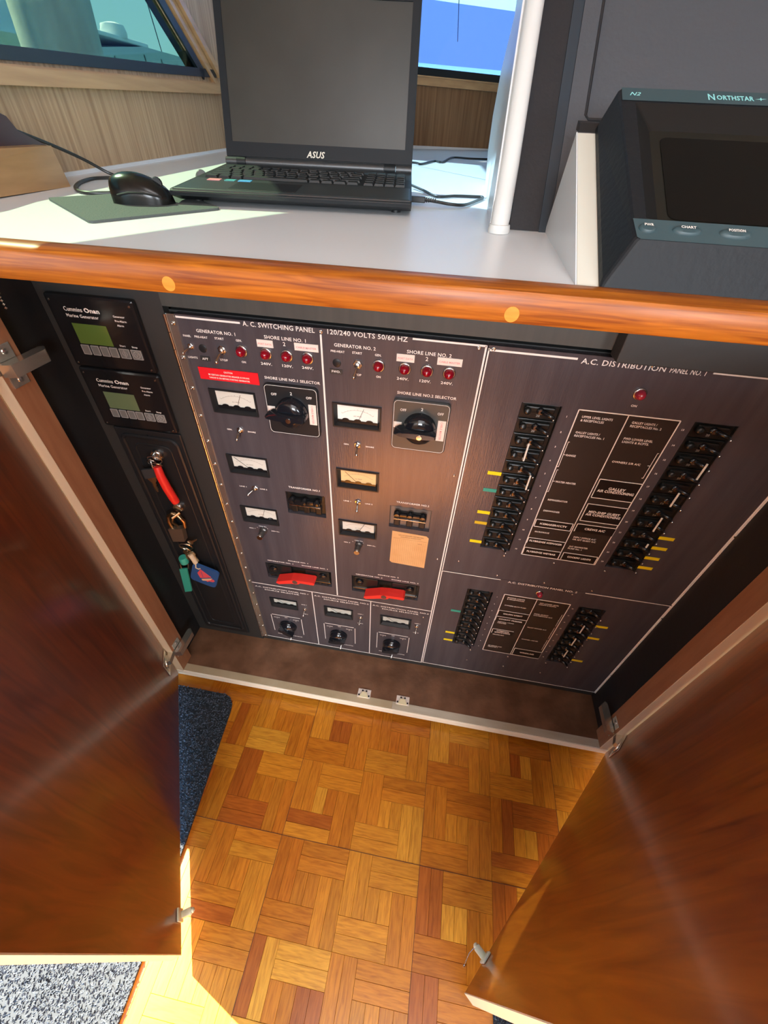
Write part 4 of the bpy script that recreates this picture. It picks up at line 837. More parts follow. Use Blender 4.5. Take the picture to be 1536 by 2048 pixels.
mb = MB(); mb.prism([(-.534, -.018, .673), (-.507, -.018, .680), (-.506, -.018, .661), (-.534, -.018, .651)], (0, -.004, 0)); lab(mb.build('key_head', GREYFOB, t), 'square grey plastic key head')
mb = MB(); keyshape(mb, (-.521, -.019, .658), -3, 1.15); mb.build('key', KEYG, t)
mb = MB(); keyshape(mb, (-.508, -.018, .662), -10, .75); mb.build('key', KEYG, t)
t = thing('padlock', 'small brass shackled padlock hanging in the lower lock', 'padlock', (-.5, -.01, .48))
mb = MB(); mb.prism([(-.531, -.012, .518), (-.497, -.012, .526), (-.503, -.012, .486), (-.532, -.012, .480)], (0, -.013, 0)); mb.build('lock_body', PADLK, t)
mb = MB(); mb.tube([(-.525, -.018, .518), (-.526, -.019, .538), (-.521, -.020, .554), (-.509, -.020, .564), (-.497, -.020, .560), (-.490, -.019, .545), (-.494, -.018, .526)], .0040, 12); mb.tube([(-.513, -.014, .522), (-.512, -.026, .545), (-.505, -.028, .560), (-.494, -.016, .566)], .0030, 8); lab(mb.build('shackle', BRASS, t), 'copper coloured shackle')
t = thing('key_bunch', 'bunch of nickel keys hanging under the padlock above the tags', 'keys', (-.505, -.01, .44))
mb = MB(); mb.tube(ringpts((-.512, -.018, .461), .0145, (.95, 0, .3), (-.25, -.3, .9)), .0016, 6, True); mb.tube(ringpts((-.510, -.020, .456), .0125, (.8, -.4, .3), (-.25, -.3, .9)), .0014, 6, True); mb.build('split_ring', KEYG, t)
for c, a, s in (((-.500, -.016, .474), -128, .85), ((-.516, -.018, .447), 8, .9), ((-.503, -.018, .446), -20, .95), ((-.509, -.021, .440), 14, .7)):
    mb = MB(); keyshape(mb, c, a, s); mb.build('key', KEYG, t)
t = thing('green_strap_fob', 'green strap key fob hanging left of the blue tag', 'key fob', (-.54, -.01, .30))
mb = MB(); mb.lathe([(.0090, 0), (.0098, .004), (.0098, .016), (.0085, .019), (0, .019)], Matrix.Translation((-.532, -.018, .402)), 18); mb.build('cap', TAGG, t)
mb = MB(); mb.tube([(-.539, -.018, .403), (-.547, -.018, .392), (-.549, -.018, .380), (-.545, -.018, .368)], .0013, 6); mb.tube([(-.525, -.018, .404), (-.527, -.018, .392), (-.531, -.018, .380)], .0013, 6); mb.build('wire_loop', KEYG, t)
mb = MB(); mb.prism([(-.554, -.020, .374), (-.533, -.020, .381), (-.5535, -.014, .280), (-.5745, -.014, .271)], (0, .0035, 0)); mb.build('strap', TAGG, t)
t = thing('boat_tag', 'blue rubber key tag with a red sailboat, below the keys', 'key fob', (-.49, -.01, .32))
M_ = Matrix.Translation((-.490, -.024, .369)) @ Matrix.Rotation(R(22), 4, 'Y')
def rr(w, h, r, y):
    p = []
    for sx_, sz, a0 in ((1, 1, 0), (-1, 1, 90), (-1, -1, 180), (1, -1, 270)):
        for k in range(6): q = R(a0 + 18 * k); p.append((sx_ * (w - r) + r * math.cos(q), y, sz * (h - r) + r * math.sin(q)))
    return p
mb = MB(); mb.prism(rr(.0315, .0345, .011, 0), (0, .005, 0), M_); mb.build('tag', TAGB, t)
mb = MB(); mb.prism([(-.012, -.0012, .022), (.016, -.0012, .006), (-.008, -.0012, -.012), (-.017, -.0012, .004)], (0, .0012, 0), M_); lab(mb.build('sail', CORAL, t), 'coral sail')
mb = MB(); mb.prism([(-.0095, -.0016, .014), (-.0085, -.0016, .014), (-.002, -.0016, -.003), (-.003, -.0016, -.003)], (0, .0010, 0), M_); mb.build('mast', TAGB, t)
mb = MB(); mb.prism([(-.005, -.0013, -.0145), (.019, -.0013, .0035), (.017, -.0013, -.004), (.008, -.0013, -.014), (-.002, -.0013, -.0195)], (0, .0012, 0), M_); lab(mb.build('hull', PEACH, t), 'peach hull')
mb = MB(); mb.prism([(.007, -.0014, -.014), (.020, -.0014, -.001), (.024, -.0014, -.001), (.026, -.0014, -.005), (.022, -.0014, -.010), (.014, -.0014, -.012), (.010, -.0014, -.017)], (0, .0014, 0), M_); lab(mb.build('wave', CORAL, t), 'coral wave')
mb = MB(); mb.tube([(-.506, -.022, .440), (-.502, -.022, .425), (-.500, -.022, .413)], .0055, 10); mb.tube([(-.500, -.022, .414), (-.500, -.028, .402), (-.496, -.026, .396), (-.492, -.024, .397)], .0014, 6); mb.build('clasp', mat('clasp_cream', (.78, .62, .42), .4), t)
# ================================================================= THE COUNTER AND WHAT STANDS ON IT
CM = .03
def cz(y): return 1.0584 + CM * (y + .12)
mb = MB()
def cp(x, y): return (x, y, cz(y))
pts = [(wallx(-.12) + .001, -.1205), (wallx(1.42) + .001, 1.42), (1.9, 3.07), (1.9, -.1205)]
mb.prism([(x, y, cz(y)) for x, y in pts], (0, 0, -.022))
ctr = mb.build('countertop', LAMI); tag(ctr, 'white laminate counter top above the electrical cabinet', 'counter')
mb = MB(); mb.prism([(wallx(y), y, z) for y, z in ((-.12, cz(-.12)), (1.43, cz(1.43)), (1.43, cz(1.43) + .006), (-.12, cz(-.12) + .006))], (.006, 0, 0)); mb.build('back_lip', LAMI, ctr)
mb = MB(); fbox(mb, 0, LF - .2, cz(1.43) - .01, cz(1.43) + .020, -.014, 0); mb.build('front_lip', LAMI, ctr)
for nm, a, b in (('seam', (-.22, 1.06), (.05, .70)),):
    d = Vector((b[0] - a[0], b[1] - a[1])).normalized(); q = Vector((-d.y, d.x)) * .0012
    mb = MB(); mb.add([cp(a[0] - q.x, a[1] - q.y)[:2] + (cz(a[1]) + .0003,), cp(b[0] - q.x, b[1] - q.y)[:2] + (cz(b[1]) + .0003,), (b[0] + q.x, b[1] + q.y, cz(b[1]) + .0003), (a[0] + q.x, a[1] + q.y, cz(a[1]) + .0003)], [(0, 1, 2, 3)]); mb.build('seam_line', mat('seam_grey', (.30, .33, .35), .5), ctr)
# ---- laptop
yaw = R(7); F0 = Vector((-.2490, .1410, 0)); TILT = math.atan(CM)
Ml = Matrix.Translation((F0.x, F0.y, cz(F0.y))) @ Matrix.Rotation(yaw, 4, 'Z') @ Matrix.Rotation(TILT, 4, 'X')
lt_ = thing('laptop', 'open black laptop with dusty screen standing on the white counter', 'laptop', M=Ml); lt_['_local'] = 1
LW, LD = .345, .262
zf, zb_ = .0195, .0290     # top of the base at the front and at the hinge
mb = MB()
prof = [(0, .012), (-.001, zf - .002), (.003, zf), (LD, zb_), (LD + .012, zb_ - .004), (LD + .012, .004), (.03, .004)]
mb.prism([(-LW / 2, y, z) for y, z in prof], (LW, 0, 0)); mb.build('base', LAPB, lt_, loc=(0, 0, 0))
def top(y): return zf + (zb_ - zf) * (y - .003) / (LD - .003)
def onbase(mb, x0, x1, y0, y1, h, b=.0, lo=.0):
    vs = []
    for (x, y) in ((x0, y0), (x1, y0), (x1, y1), (x0, y1)): vs.append((x, y, top(y) + lo))
    k = b
    for (x, y) in ((x0 + k, y0 + k), (x1 - k, y0 + k), (x1 - k, y1 - k), (x0 + k, y1 - k)): vs.append((x, y, top(y) + h))
    mb.add(vs, [(4, 5, 6, 7), (0, 1, 5, 4), (1, 2, 6, 5), (2, 3, 7, 6), (3, 0, 4, 7)])
mb = MB(); onbase(mb, -LW / 2 + .003, LW / 2 - .003, .006, .098, .0006, .001); lab(mb.build('palm_rest', LAPT, lt_, loc=(0, 0, 0)), 'worn grey palm rest')
mb = MB(); mb.prism([(-LW / 2 + .004, -.0012, zf - .0035), (LW / 2 - .002, -.0012, zf - .0035), (LW / 2 - .002, .0015, zf + .0002), (-LW / 2 + .004, .0015, zf + .0002)], (0, .001, 0)); mb.build('front_trim', LAPG, lt_, loc=(0, 0, 0))
mb = MB(); onbase(mb, -.095, .005, .012, .075, .0012, .0015); mb.build('touchpad', LAPB, lt_, loc=(0, 0, 0))
kr = 6; ky0, ky1 = .104, .222
for r_ in range(kr):
    y0 = ky0 + (ky1 - ky0) * r_ / kr; y1 = y0 + (ky1 - ky0) / kr - .0028; x = -LW / 2 + .014 + .002 * (r_ % 2)
    seq = {0: [1.1, 1, 1, 5.4, 1, 1, 1.1, 1], 1: [1.9] + [1] * 10 + [1.9], 2: [1.6] + [1] * 10 + [1.7], 3: [1.3] + [1] * 11 + [1.2], 4: [1.0] * 13 + [1.4], 5: [.95] * 15}[r_]
    tot = sum(seq); wtot = .246; sc_ = wtot / tot
    for w_ in seq:
        mb = MB(); onbase(mb, x + .0012, x + w_ * sc_ - .0012, y0, y1, .0032, .0012, .0002); mb.build('key', LAPK, lt_, loc=(0, 0, 0)); x += w_ * sc_
    x = LW / 2 - .078
    for w_ in range(4): mb = MB(); onbase(mb, x + .0012, x + .0162, y0, y1, .0032, .0012, .0002); mb.build('key', LAPK, lt_, loc=(0, 0, 0)); x += .0168
for x, w_, m, l in ((-.146, .020, STKP, 'faded pink sticker'), (-.119, .016, STKG, 'dark green sticker'), (-.098, .020, STKB, 'small blue sticker')):
    mb = MB(); onbase(mb, x, x + w_, .078, .092, .0012, .0002); lab(mb.build('sticker', m, lt_, loc=(0, 0, 0)), l)
HY, HZ = LD + .004, zb_ + .003
mb = MB(); MX = Matrix.Rotation(R(90), 4, 'Y')
for a, b, r in ((-LW / 2, -LW / 2 + .020, .0068), (-LW / 2 + .037, LW / 2 - .052, .0066), (LW / 2 - .030, LW / 2, .0068)): mb.lathe([(r, 0), (r, b - a), (0, b - a)], Matrix.Translation((a, HY, HZ)) @ MX, 16)
mb.build('hinge_bar', LAPG, lt_, loc=(0, 0, 0))
for a, b in ((-LW / 2 + .0205, -LW / 2 + .0365), (LW / 2 - .0515, LW / 2 - .0305)): mb = MB(); mb.lathe([(.0074, 0), (.0074, b - a), (0, b - a)], Matrix.Translation((a, HY, HZ)) @ MX, 16); mb.build('hinge', LAPB, lt_, loc=(0, 0, 0))
for x in (-.15, .15):
    for y in (.04, .24): mb = MB(); mb.lathe([(.007, 0), (.007, .006), (0, .006)], Matrix.Translation((x, y, .0002)), 12); mb.build('foot', SATINB, lt_, loc=(0, 0, 0))
# lid
LA = 20 - math.degrees(TILT)
ML = Matrix.Translation((0, HY + .001, HZ)) @ Matrix.Rotation(R(90 - LA), 4, 'X')     # local: x right, y up along the lid, z towards the viewer
LH = .236; bw = LW / 2
def lbox(mb, x0, x1, y0, y1, z0, z1, b=0): return mb.box(x0, x1, y0, y1, z0, z1, M=ML, b=b)
mb = MB(); lbox(mb, -bw, bw, .006, LH, -.007, -.0005, b=.0022); lid = mb.build('lid', LAPB, lt_, loc=(0, 0, 0))
sx0, sx1, sy0, sy1 = -bw + .0135, bw - .0145, .029, .217
mb = MB()
for q in ((-bw + .001, sx0, .008, LH - .001), (sx1, bw - .001, .008, LH - .001), (sx0, sx1, .008, sy0), (sx0, sx1, sy1, LH - .001)): lbox(mb, q[0], q[1], q[2], q[3], -.001, .0012)
mb.build('screen_bezel', mat('laptop_bezel', (.008, .010, .013), .5, spec=.25), lid, loc=(0, 0, 0), smart=False)
mb = MB(); lbox(mb, sx0, sx1, sy0, sy1, -.0012, -.0002); lab(mb.build('screen', LAPS, lid, loc=(0, 0, 0)), 'dark smeared screen')
mb = MB(); lbox(mb, .012, .020, LH - .011, LH - .005, .001, .0016); mb.build('webcam', GLOSSB, lid, loc=(0, 0, 0))
mb = MB(); vs, fs = text_geo('ASUS', .0095, .034, shear=.25, off=.0002); mb.add([ML @ Vector((v.x - .006, v.y + .0155, .0014)) for v in vs], fs); mb.build('lettering', mat('silver_print', (.70, .66, .56), .35), lid, loc=(0, 0, 0))
# ---- mouse pad and mouse
mpd = [(-.600, .094), (-.443, -.030), (-.345, .114), (-.487, .236)]
def inset(p, k):
    c_ = Vector((sum(a[0] for a in p) / 4, sum(a[1] for a in p) / 4)); out = []
    for i in range(4):
        P0, P1, P2 = Vector(p[i - 1]), Vector(p[i]), Vector(p[(i + 1) % 4]); d0 = (P0 - P1).normalized() * k; d2 = (P2 - P1).normalized() * k
        for s in range(5): u_ = s / 4; out.append(P1 + d0 * (1 - u_) ** 2 + d2 * u_ ** 2)
    return out
mb = MB(); mb.prism([(q.x, q.y, cz(q.y) + .0002) for q in inset(mpd, .008)], (0, 0, .0028)); tag(mb.build('mouse_pad', PADM), 'thin grey green cloth mouse pad under the mouse', 'mouse pad')
Mm = Matrix.Translation((-.458, .110, cz(.110) + .0032)) @ Matrix.Rotation(R(12), 4, 'Z') @ Matrix.Rotation(TILT, 4, 'X')
ms = thing('computer_mouse', 'glossy black computer mouse on the grey pad', 'mouse', M=Mm @ Matrix.Diagonal((.82, .82, .86, 1))); ms['_local'] = 1
def mshape(k0, k1, scale=1.0, n=14, m=20):
    vs = []; fs = []
    for i in range(n + 1):
        u_ = i / n; x = -.053 + .106 * u_
        wv = .030 * (1 - abs(2 * u_ - 1) ** 3.2) ** .5 * (1 - .10 * u_) + .0004; hv = .038 * (max(0, 1 - (2 * (u_ ** .85) - .86) ** 2 / 1.32)) ** .62 + .002
        if i == 0 or i == n: wv *= .55; hv *= .55
        for k in range(m + 1):
            a = math.pi * k / m; y = wv * math.cos(a) * (1 if abs(math.cos(a)) < .98 else .97); z = hv * math.sin(a) ** .72
            vs.append((x * scale, y * scale, max(0, z) * scale))
    for i in range(n):
        for k in range(m): fs.append((i * (m + 1) + k, (i + 1) * (m + 1) + k, (i + 1) * (m + 1) + k + 1, i * (m + 1) + k + 1))
    fs.append(tuple(range(m + 1))); fs.append(tuple(n * (m + 1) + k for k in range(m + 1))[::-1])
    return vs, fs
vs, fs = mshape(0, 1); mb = MB(); mb.add(vs, fs, True); mb.build('shell', MOUSE, ms, loc=(0, 0, 0), smart=False)
mb = MB(); mb.tube([(-.030, -.0292, .012), (-.010, -.0318, .016), (.015, -.0312, .016), (.040, -.024, .011)], .0016, 6); lab(mb.build('side_groove', SATINB, ms, loc=(0, 0, 0)), 'matt side groove')
mb = MB(); mb.lathe([(.008, -.003), (.009, 0), (.008, .003), (0, .003)], Matrix.Translation((.030, 0, .026)) @ Matrix.Rotation(R(90), 4, 'X'), 16); mb.build('scroll_wheel', SATINB, ms, loc=(0, 0, 0))
mb = MB(); vs, fs = text_geo('logitech', .0036, .016); mb.add([(-.0515 + .0035 * abs(v.x) / .008, -v.x * -1 - .006, .019 + v.y) for v in vs], fs); mb.build('lettering', WHITEP, ms, loc=(0, 0, 0))
# ---- cables
def cable(name, label, pts, r, m=CABLE, cat='cable', sm=6):
    P_ = [Vector(p) for p in pts]; out = []
    for i in range(len(P_) - 1):
        p0, p1, p2, p3 = P_[max(i - 1, 0)], P_[i], P_[i + 1], P_[min(i + 2, len(P_) - 1)]
        for k in range(sm):
            u_ = k / sm; out.append(.5 * ((2 * p1) + (p2 - p0) * u_ + (2 * p0 - 5 * p1 + 4 * p2 - p3) * u_ ** 2 + (3 * p1 - p0 - 3 * p2 + p3) * u_ ** 3))
    out.append(P_[-1]); mb = MB(); mb.tube(out, r, 8); o = mb.build(name, m); return tag(o, label, cat)
cable('mouse_cable', 'thin black cable with ferrite bead from the mouse to the laptop', [(-.416, .122, cz(.12) + .014), (-.418, .18, cz(.2) + .016), (-.44, .25, cz(.25) + .010), (-.470, .29, cz(.3) + .005), (-.500, .325, cz(.32) + .006), (-.505, .36, cz(.36) + .006), (-.500, .40, cz(.4) + .006), (-.470, .425, cz(.42) + .010), (-.445, .410, cz(.4) + .014)], .0019)
fb = bpy.data.objects['mouse_cable']; mb = MB(); mb.lathe([(.0078, -.012), (.009, -.010), (.009, .010), (.0078, .012), (0, .012)], Matrix.Translation((-.5045, .372, cz(.372) + .009)) @ Matrix.Rotation(R(75), 4, 'X') @ Matrix.Rotation(R(35), 4, 'Y'), 16); lab(mb.build('ferrite_bead', mat('ferrite_grey', (.09, .09, .09), .4), fb), 'grey ferrite bead')
cable('power_cord', 'black cord looping from the dark block on the left to behind the mouse', [(-.706, .194, 1.138), (-.702, .26, 1.119), (-.692, .31, 1.100), (-.672, .335, 1.082), (-.648, .335, cz(.33) + .003), (-.668, .325, cz(.32) + .003), (-.680, .30, cz(.3) + .003), (-.664, .245, cz(.24) + .003), (-.625, .185, cz(.18) + .003), (-.585, .158, cz(.15) + .003), (-.545, .175, cz(.17) + .003), (-.50, .20, cz(.2) + .006)], .0026)
cable('thin_cable', 'thin dark wire lying wavy on the far counter right of the laptop', [(x, y, cz(y) + .003) for x, y in ((-.30, 1.02), (-.1758, 1.0344), (-.1511, .998), (-.1351, 1.064), (-.1179, 1.135), (-.093, 1.114), (-.0719, 1.325), (-.0117, 1.325), (.060, 1.35))], .0026)
cable('laptop_cable', 'black plug cable bent beside the laptop at its right side', [(-.0740, .2780, cz(.28) + .008), (-.050, .279, cz(.28) + .006), (-.025, .277, cz(.28) + .004), (-.004, .290, cz(.29) + .003), (.012, .335, cz(.33) + .003), (.027, .392, cz(.39) + .003), (.006, .396, cz(.39) + .003), (-.025, .388, cz(.38) + .003), (-.055, .366, cz(.36) + .003), (-.085, .425, cz(.42) + .004), (-.115, .475, cz(.47) + .006)], .0022)
lc = bpy.data.objects['laptop_cable']; mb = MB(); mb.box(-.096, -.068, .273, .284, cz(.28) + .0035, cz(.28) + .0115, b=.001); mb.build('plug', SATINB, lc)
for k in range(5): mb = MB(); mb.tube([(-.067 + .0035 * k, .2785, cz(.28) + .0075), (-.065 + .0035 * k, .2785, cz(.28) + .0075)], .0036 - .0003 * k, 8); mb.build('strain_relief', SATINB, lc)
# ---- oak box and dark block at the left
mb = MB(); mb.prism([(-.664, .222, cz(.222)), (-.668, .218, 1.120), (-.673, -.30, 1.108), (-.661, -.30, cz(-.1))], (-.062, 0, 0))
tag(mb.build('oak_box', WOODBX), 'low oak box against the wall at the left end of the counter', 'box')
mb = MB(); mb.prism([(-.700, .247, 1.1185), (-.700, .200, 1.136), (-.700, .189, 1.152), (-.700, .15, 1.165), (-.700, .05, 1.195), (-.700, -.25, 1.195), (-.700, -.25, 1.1115), (-.700, .13, 1.1175)], (-.032, 0, 0)); tag(mb.build('dark_block', DKWOOD), 'dark mahogany wedge standing on the oak box', 'block')
# ---- white pole, white panel, slate instrument panel behind
mb = MB(); pp = [(.0455, .101, 1.066), (.0457, .104, 1.078), (.0462, .125, 1.098), (.0470, .150, 1.130), (.048, .262, 1.27), (.050, .42, 1.47), (.052, .74, 1.87), (.053, .95, 2.14)]
mb.tube(pp, [.0105, .0118, .0122, .0122, .0122, .0122, .0122, .0122], 20); pole = mb.build('post', VINYL); tag(pole, 'raked white vinyl wrapped post beside the laptop', 'post')
mb = MB(); mb.lathe([(.0135, 0), (.0140, .004), (.0132, .009), (0, .009)], Matrix.Translation((.0455, .099, cz(.1))), 24); mb.build('foot_cap', VINYL, pole)
mb = MB(); mb.prism([(.0335, y, z) for y, z in ((.112, cz(.112)), (.60, cz(.60)), (.85, 1.135), (.92, 1.20), (.80, 1.27), (.50, 1.305), (.62, 1.42), (.98, 1.80), (1.20, 2.14), (.97, 2.14), (.12, 1.098))], (.010, 0, 0)); tag(mb.build('white_panel', LAMI), 'white curved side panel behind the raked post', 'panel')
KR = .8
def rk(x, z, o=0): return (x, .125 + KR * (z - 1.066) + o, z)
ip = thing('instrument_panel', 'tall raked slate grey instrument fascia behind the chart display', 'panel', (.3, .125, 1.066))
def rbox(mb, x0, x1, z0, z1, o0, o1): mb.prism([rk(x0, z0, o0), rk(x1, z0, o0), rk(x1, z1, o0), rk(x0, z1, o0)], (0, o1 - o0, 0))
mb = MB(); rbox(mb, .061, .100, 1.066, 2.13, 0, .02); lab(mb.build('side_board', SLATED, ip), 'near black edge board')
mb = MB(); rbox(mb, .0995, .113, 1.062, 2.13, -.002, .02); lab(mb.build('edge_trim', SLATEB, ip), 'dark blue edge trim')
mb = MB(); rbox(mb, .113, .136, 1.06, 2.13, -.004, .02); rbox(mb, .136, 1.8, 1.06, 1.180, -.004, .02); mb.build('frame', SLATEG, ip)
mb = MB(); rbox(mb, .136, 1.8, 1.180, 2.13, .006, .02); mb.build('face', SLATEG, ip)
mb = MB(); mb.tube([rk(.136, 2.13, -.003), rk(.136, 1.182, -.003), rk(.140, 1.178, -.003), rk(1.8, 1.178, -.003)], .0022, 8); mb.build('beading', SLATED, ip)
# ---- console
O = Vector((.130, -.12, 1.0584)); E2 = Vector((0, .890, .456)); N_ = Vector((0, -.456, .890))
cs = thing('helm_console', 'off white laminate console with sloping face carrying the chart display', 'console', (.4, -.02, 1.06))
mb = MB(); mb.prism([(.1085, -.119, 1.0584), (.1085, .0855, 1.164), (.1085, .1294, cz(.129))], (.0012, 0, 0)); mb.build('side_panel', LAMI, cs)
mb = MB(); mb.prism([(.1100, -.119, 1.0584), (.1100, .0850, 1.1635), (.1100, .1290, cz(.129))], (1.6, 0, 0)); mb.build('body', LAMW, cs)
mb = MB(); mb.prism([(.1110, .0860, 1.1642), (.1110, .1080, 1.1660), (.1110, .1090, 1.1740), (.1110, .0930, 1.1720)], (.032, 0, 0)); cl = mb.build('clip', SATINB, cs); cl['label'] = 'dark embossed plastic clip'
mb = MB(); 
for a, b in (((.1125, .0895, 1.1670), (.1125, .0930, 1.1712)), ((.1125, .0930, 1.1712), (.1190, .0930, 1.1712)), ((.1190, .0930, 1.1712), (.1165, .0895, 1.1670)), ((.1210, .0905, 1.1675), (.1240, .0925, 1.1705)), ((.1240, .0925, 1.1705), (.1290, .0920, 1.1700))): mb.tube([a, b], .0004, 5)
mb.build('clip_outline', DIMP, cl)
# ---- chart display
def ml(x, v, n): p = O + E2 * v + N_ * n; return (p.x + x - .130, p.y, p.z)
cd = thing('chart_display', 'large grey chart plotter display on the console with teal bezel bands', 'display', ml(.32, .12, 0)); XR = .52
back = [(.131, .002), (.1285, .238)]; fr = [(.1465, .020), (.1400, .2475)]
def loopm(x0b, x0t, x1b, x1t, vb, vt, n, r=.005):
    pts = []
    for (x, v), a0 in (((x1t, vt), 0), ((x0t, vt), 90), ((x0b, vb), 180), ((x1b, vb), 270)):
        sx_ = 1 if a0 in (0, 270) else -1; sv = 1 if a0 in (0, 90) else -1
        for k in range(5): q = R(a0 + 22.5 * k); pts.append(ml(x - sx_ * r + r * math.cos(q), v - sv * r + r * math.sin(q), n))
    return pts
La = loopm(.129, .1285, XR + .012, XR + .012, -.003, .240, .0008, .004); Lb = loopm(.130, .129, XR + .010, XR + .010, .001, .239, .006, .006); Lc = loopm(.1445, .1388, XR, XR, .020, .2475, .030, .006); Ld = loopm(.1465, .1402, XR - .002, XR - .002, .0215, .246, .032, .006)
Le = loopm(.156, .1545, XR - .016, XR - .016, .0475, .221, .032, .002); Lf = loopm(.172, .172, XR - .03, XR - .03, .060, .196, .0215, .004)
n = 20; mb = MB()
mb.add(La + Lb + Lc + Ld + Le, [(r * n + i, r * n + (i + 1) % n, (r + 1) * n + (i + 1) % n, (r + 1) * n + i) for r in range(4) for i in range(n)], False); mb.build('housing', MONH, cd, smart=False)
mb = MB(); mb.add(Le + Lf, [(i, (i + 1) % n, n + (i + 1) % n, n + i) for i in range(n)], False); mb.build('inner_bezel', SCRB, cd, smart=False)
mb = MB(); mb.add(loopm(.171, .171, XR - .029, XR - .029, .059, .197, .0216, .002), [tuple(range(n))]); g_ = mb.build('glass', mat('bezel_glass', (.016, .015, .012), .35, spec=.2), cd)
mb = MB(); mb.add(loopm(.181, .181, XR - .04, XR - .04, .064, .185, .0222, .008), [tuple(range(n))]); lab(mb.build('screen', SCREEN, cd), 'black unlit screen')
mb = MB(); mb.add([ml(.1415, .2235, .0325), ml(XR - .003, .2235, .0325), ml(XR - .003, .2455, .0325), ml(.1415, .2455, .0325)], [(0, 1, 2, 3)]); mb.build('top_band', MONT, cd)
mb = MB(); mb.add([ml(.1445, .0465, .0325), ml(.1470, .0235, .0325), ml(.1500, .0212, .0325), ml(XR - .003, .0212, .0325), ml(XR - .003, .0465, .0325)], [(0, 1, 2, 3, 4)]); mb.build('button_band', MONT, cd)
def mtext(mb, s, x, v, h, w, n_=.0328, **k):
    vs, fs = text_geo(s, h, w, **k); mb.add([ml(x + a.x, v + a.y, n_) for a in vs], fs)
mb = MB(); mtext(mb, 'N2', .1545, .2345, .006, .011, shear=.4); mtext(mb, 'N', .2280, .2345, .0105, .0065, off=.0002); mtext(mb, 'ORTHSTAR', .2505, .2340, .0075, .035, off=.0002)
mb.add([ml(.2745 + dx, .2335 + dv, .0328) for dx, dv in ((.0058, .0008), (.0008, .0007), (.0004, .0032), (-.0008, .0007), (-.0058, -.0006), (-.0008, -.0007), (-.0004, -.0030), (.0008, -.0006))], [tuple(range(8))[::-1]]); mb.build('lettering', TEALT, cd)
E3 = Matrix((( 1, 0, 0), (0, .890, -.456), (0, .456, .890))).to_4x4()
for x, w_, s in ((.156, .0075, 'PWR'), (.188, .0120, 'CHART'), (.2265, .0130, 'POSITION'), (.268, .013, 'MARK'), (.310, .013, 'MENU')):
    mb = MB(); Mb = Matrix.Translation(ml(x, .0345, .0322)) @ E3 @ Matrix.Diagonal((1, .0058 / w_, 1, 1)); mb.lathe([(w_, 0), (w_ * .96, .0012), (w_ * .80, .0024), (0, .0028)], Mb, 24); b_ = mb.build('button', MONT, cd)
    mb = MB(); mtext(mb, s, x, .0355, .0030, w_ * 1.0, .0351 + .0004); mb.build('button_print', WHITEP, b_)
# ================================================================= OUTSIDE THE WINDOWS
mb = MB(); mb.box(-80, 60, -40, 120, -1.4, -1.2); struct(mb.build('water', WATER))
mb = MB(); mb.lathe([(.185, -1.6), (.18, 3.2), (.15, 3.25), (0, 3.25)], Matrix.Translation((-2.15, 2.15, 0)) @ Matrix.Rotation(R(-5), 4, 'X'), 24); tag(mb.build('dock_piling', PYL), 'thick grey wooden dock piling outside the left window', 'piling')
bt = thing('moored_boat', 'white motor boat with grey canvas hardtop seen through the left window', 'boat', (-9.6, 14.4, -1.2))
mb = MB(); mb.prism([(-10.6, 11.4, .9), (-10.6, 19.5, 1.3), (-10.4, 20.5, 1.35), (-10.6, 19.5, -1.3), (-10.6, 11.4, -1.3)], (2.2, 0, 0)); mb.build('hull', BOATW, bt)
mb = MB(); mb.prism([(-9.0, 12.6, 1.0), (-9.0, 17.2, 1.1), (-9.0, 16.4, 2.25), (-9.0, 12.6, 2.2)], (-1.6, 0, 0)); mb.build('cabin', mat('clear_curtain', (.52, .62, .58), .3), bt)
mb = MB(); mb.prism([(-8.9, 12.2, 2.36), (-8.9, 14.3, 2.60), (-8.9, 16.2, 2.60), (-8.9, 16.7, 2.46), (-8.9, 16.6, 2.34), (-8.9, 12.2, 2.24)], (-1.9, 0, 0)); mb.build('hardtop', BOATG, bt)
mb = MB(); mb.box(-10.6, -8.95, 12.3, 14.6, 2.60, 2.68, b=.02); mb.build('roof_rail', BOATW, bt)
mb = MB(); mb.lathe([(.28, 0), (.30, .10), (.26, .22), (.1, .26), (0, .26)], Matrix.Translation((-9.2, 13.6, 2.66)), 20); mb.build('radar_dome', BOATW, bt)
for y, z in ((12.9, 2.3), (14.2, 2.45), (15.0, 2.45), (15.8, 2.42), (16.4, 2.36)):
    mb = MB(); mb.tube([(-8.93, y, z), (-8.93, y + .25, 1.1)], .045, 6); mb.build('frame_post', BOATD, bt)
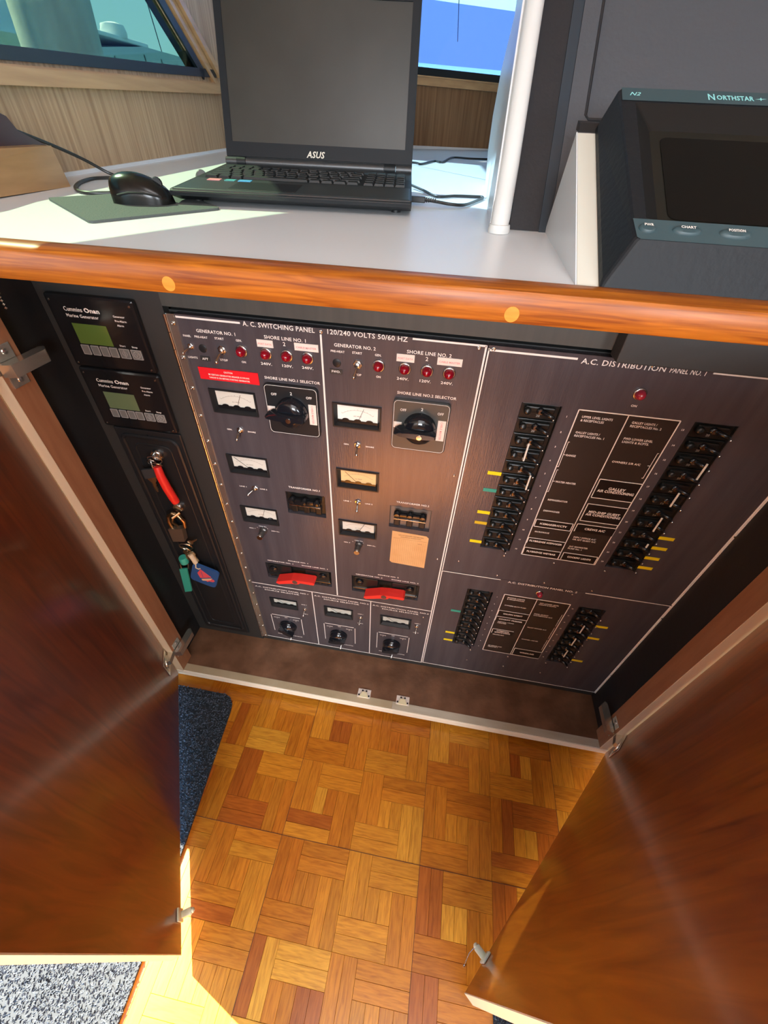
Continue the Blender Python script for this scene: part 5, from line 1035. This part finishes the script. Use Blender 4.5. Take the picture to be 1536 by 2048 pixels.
mb = MB(); mb.tube([(-9.1, 15.5, 2.5), (-9.1, 14.9, 5.2)], .014, 6); mb.build('antenna', BOATD, bt)
mb = MB(); mb.tube([(-9.1, 12.2, 2.3), (-9.1, 11.9, 4.6)], .02, 6); mb.build('antenna', BOATD, bt)
nb = thing('neighbour_boat', 'pale blue grey boat side with cream base behind the piling', 'boat', (-6.4, 5, -1.2))
mb = MB(); mb.prism([(-6, 1.5, 1.80), (-6, 7.05, 1.93), (-6, 6.7, 2.62), (-6, 1.5, 2.6)], (-.8, 0, 0)); mb.build('upper_side', HULLB, nb)
mb = MB(); mb.prism([(-5.95, 1.5, -1.3), (-5.95, 6.9, -1.3), (-5.95, 7.2, 1.93), (-5.95, 1.5, 1.80)], (-.9, 0, 0)); mb.build('lower_side', HULLC, nb)
# canvas windscreen cover outside the front window
cv = thing('windscreen_cover', 'translucent blue canvas cover outside the front window', 'cover', fw(1.0, 1.3, .2))
def sheet(s0, s1, z0, z1, o, name, m):
    mb = MB(); nx, nz = 24, 8; vs = []; fs = []
    for j in range(nz + 1):
        for i in range(nx + 1): s = s0 + (s1 - s0) * i / nx; z = z0 + (z1 - z0) * j / nz; vs.append(fw(s, z + .006 * s, o + .01 * math.sin(s * 5 + z * 3)))
    for j in range(nz):
        for i in range(nx): fs.append((j * (nx + 1) + i, j * (nx + 1) + i + 1, (j + 1) * (nx + 1) + i + 1, (j + 1) * (nx + 1) + i))
    mb.add(vs, fs, True); return mb.build(name, m, cv, smart=False)
lab(sheet(-.1, 2.1, 1.37, 1.535, .10, 'lower_canvas', CANV), 'blue canvas'); lab(sheet(-.1, 2.1, 1.535, 2.05, .10, 'upper_canvas', CANW), 'paler upper canvas'); lab(sheet(-.1, 2.1, 1.30, 1.37, .10, 'hem', cloth_mat('hem_canvas', (.12, .22, .45), (.08, .18, .38))), 'lighter bottom hem')
mb = MB(); mb.tube([fw(.86, 2.0, .085), fw(.84, 1.6, .085), fw(.86, 1.44, .085)], .0015, 5); mb.build('tie_cord', BOATD, cv)
print('objects', len(bpy.data.objects))
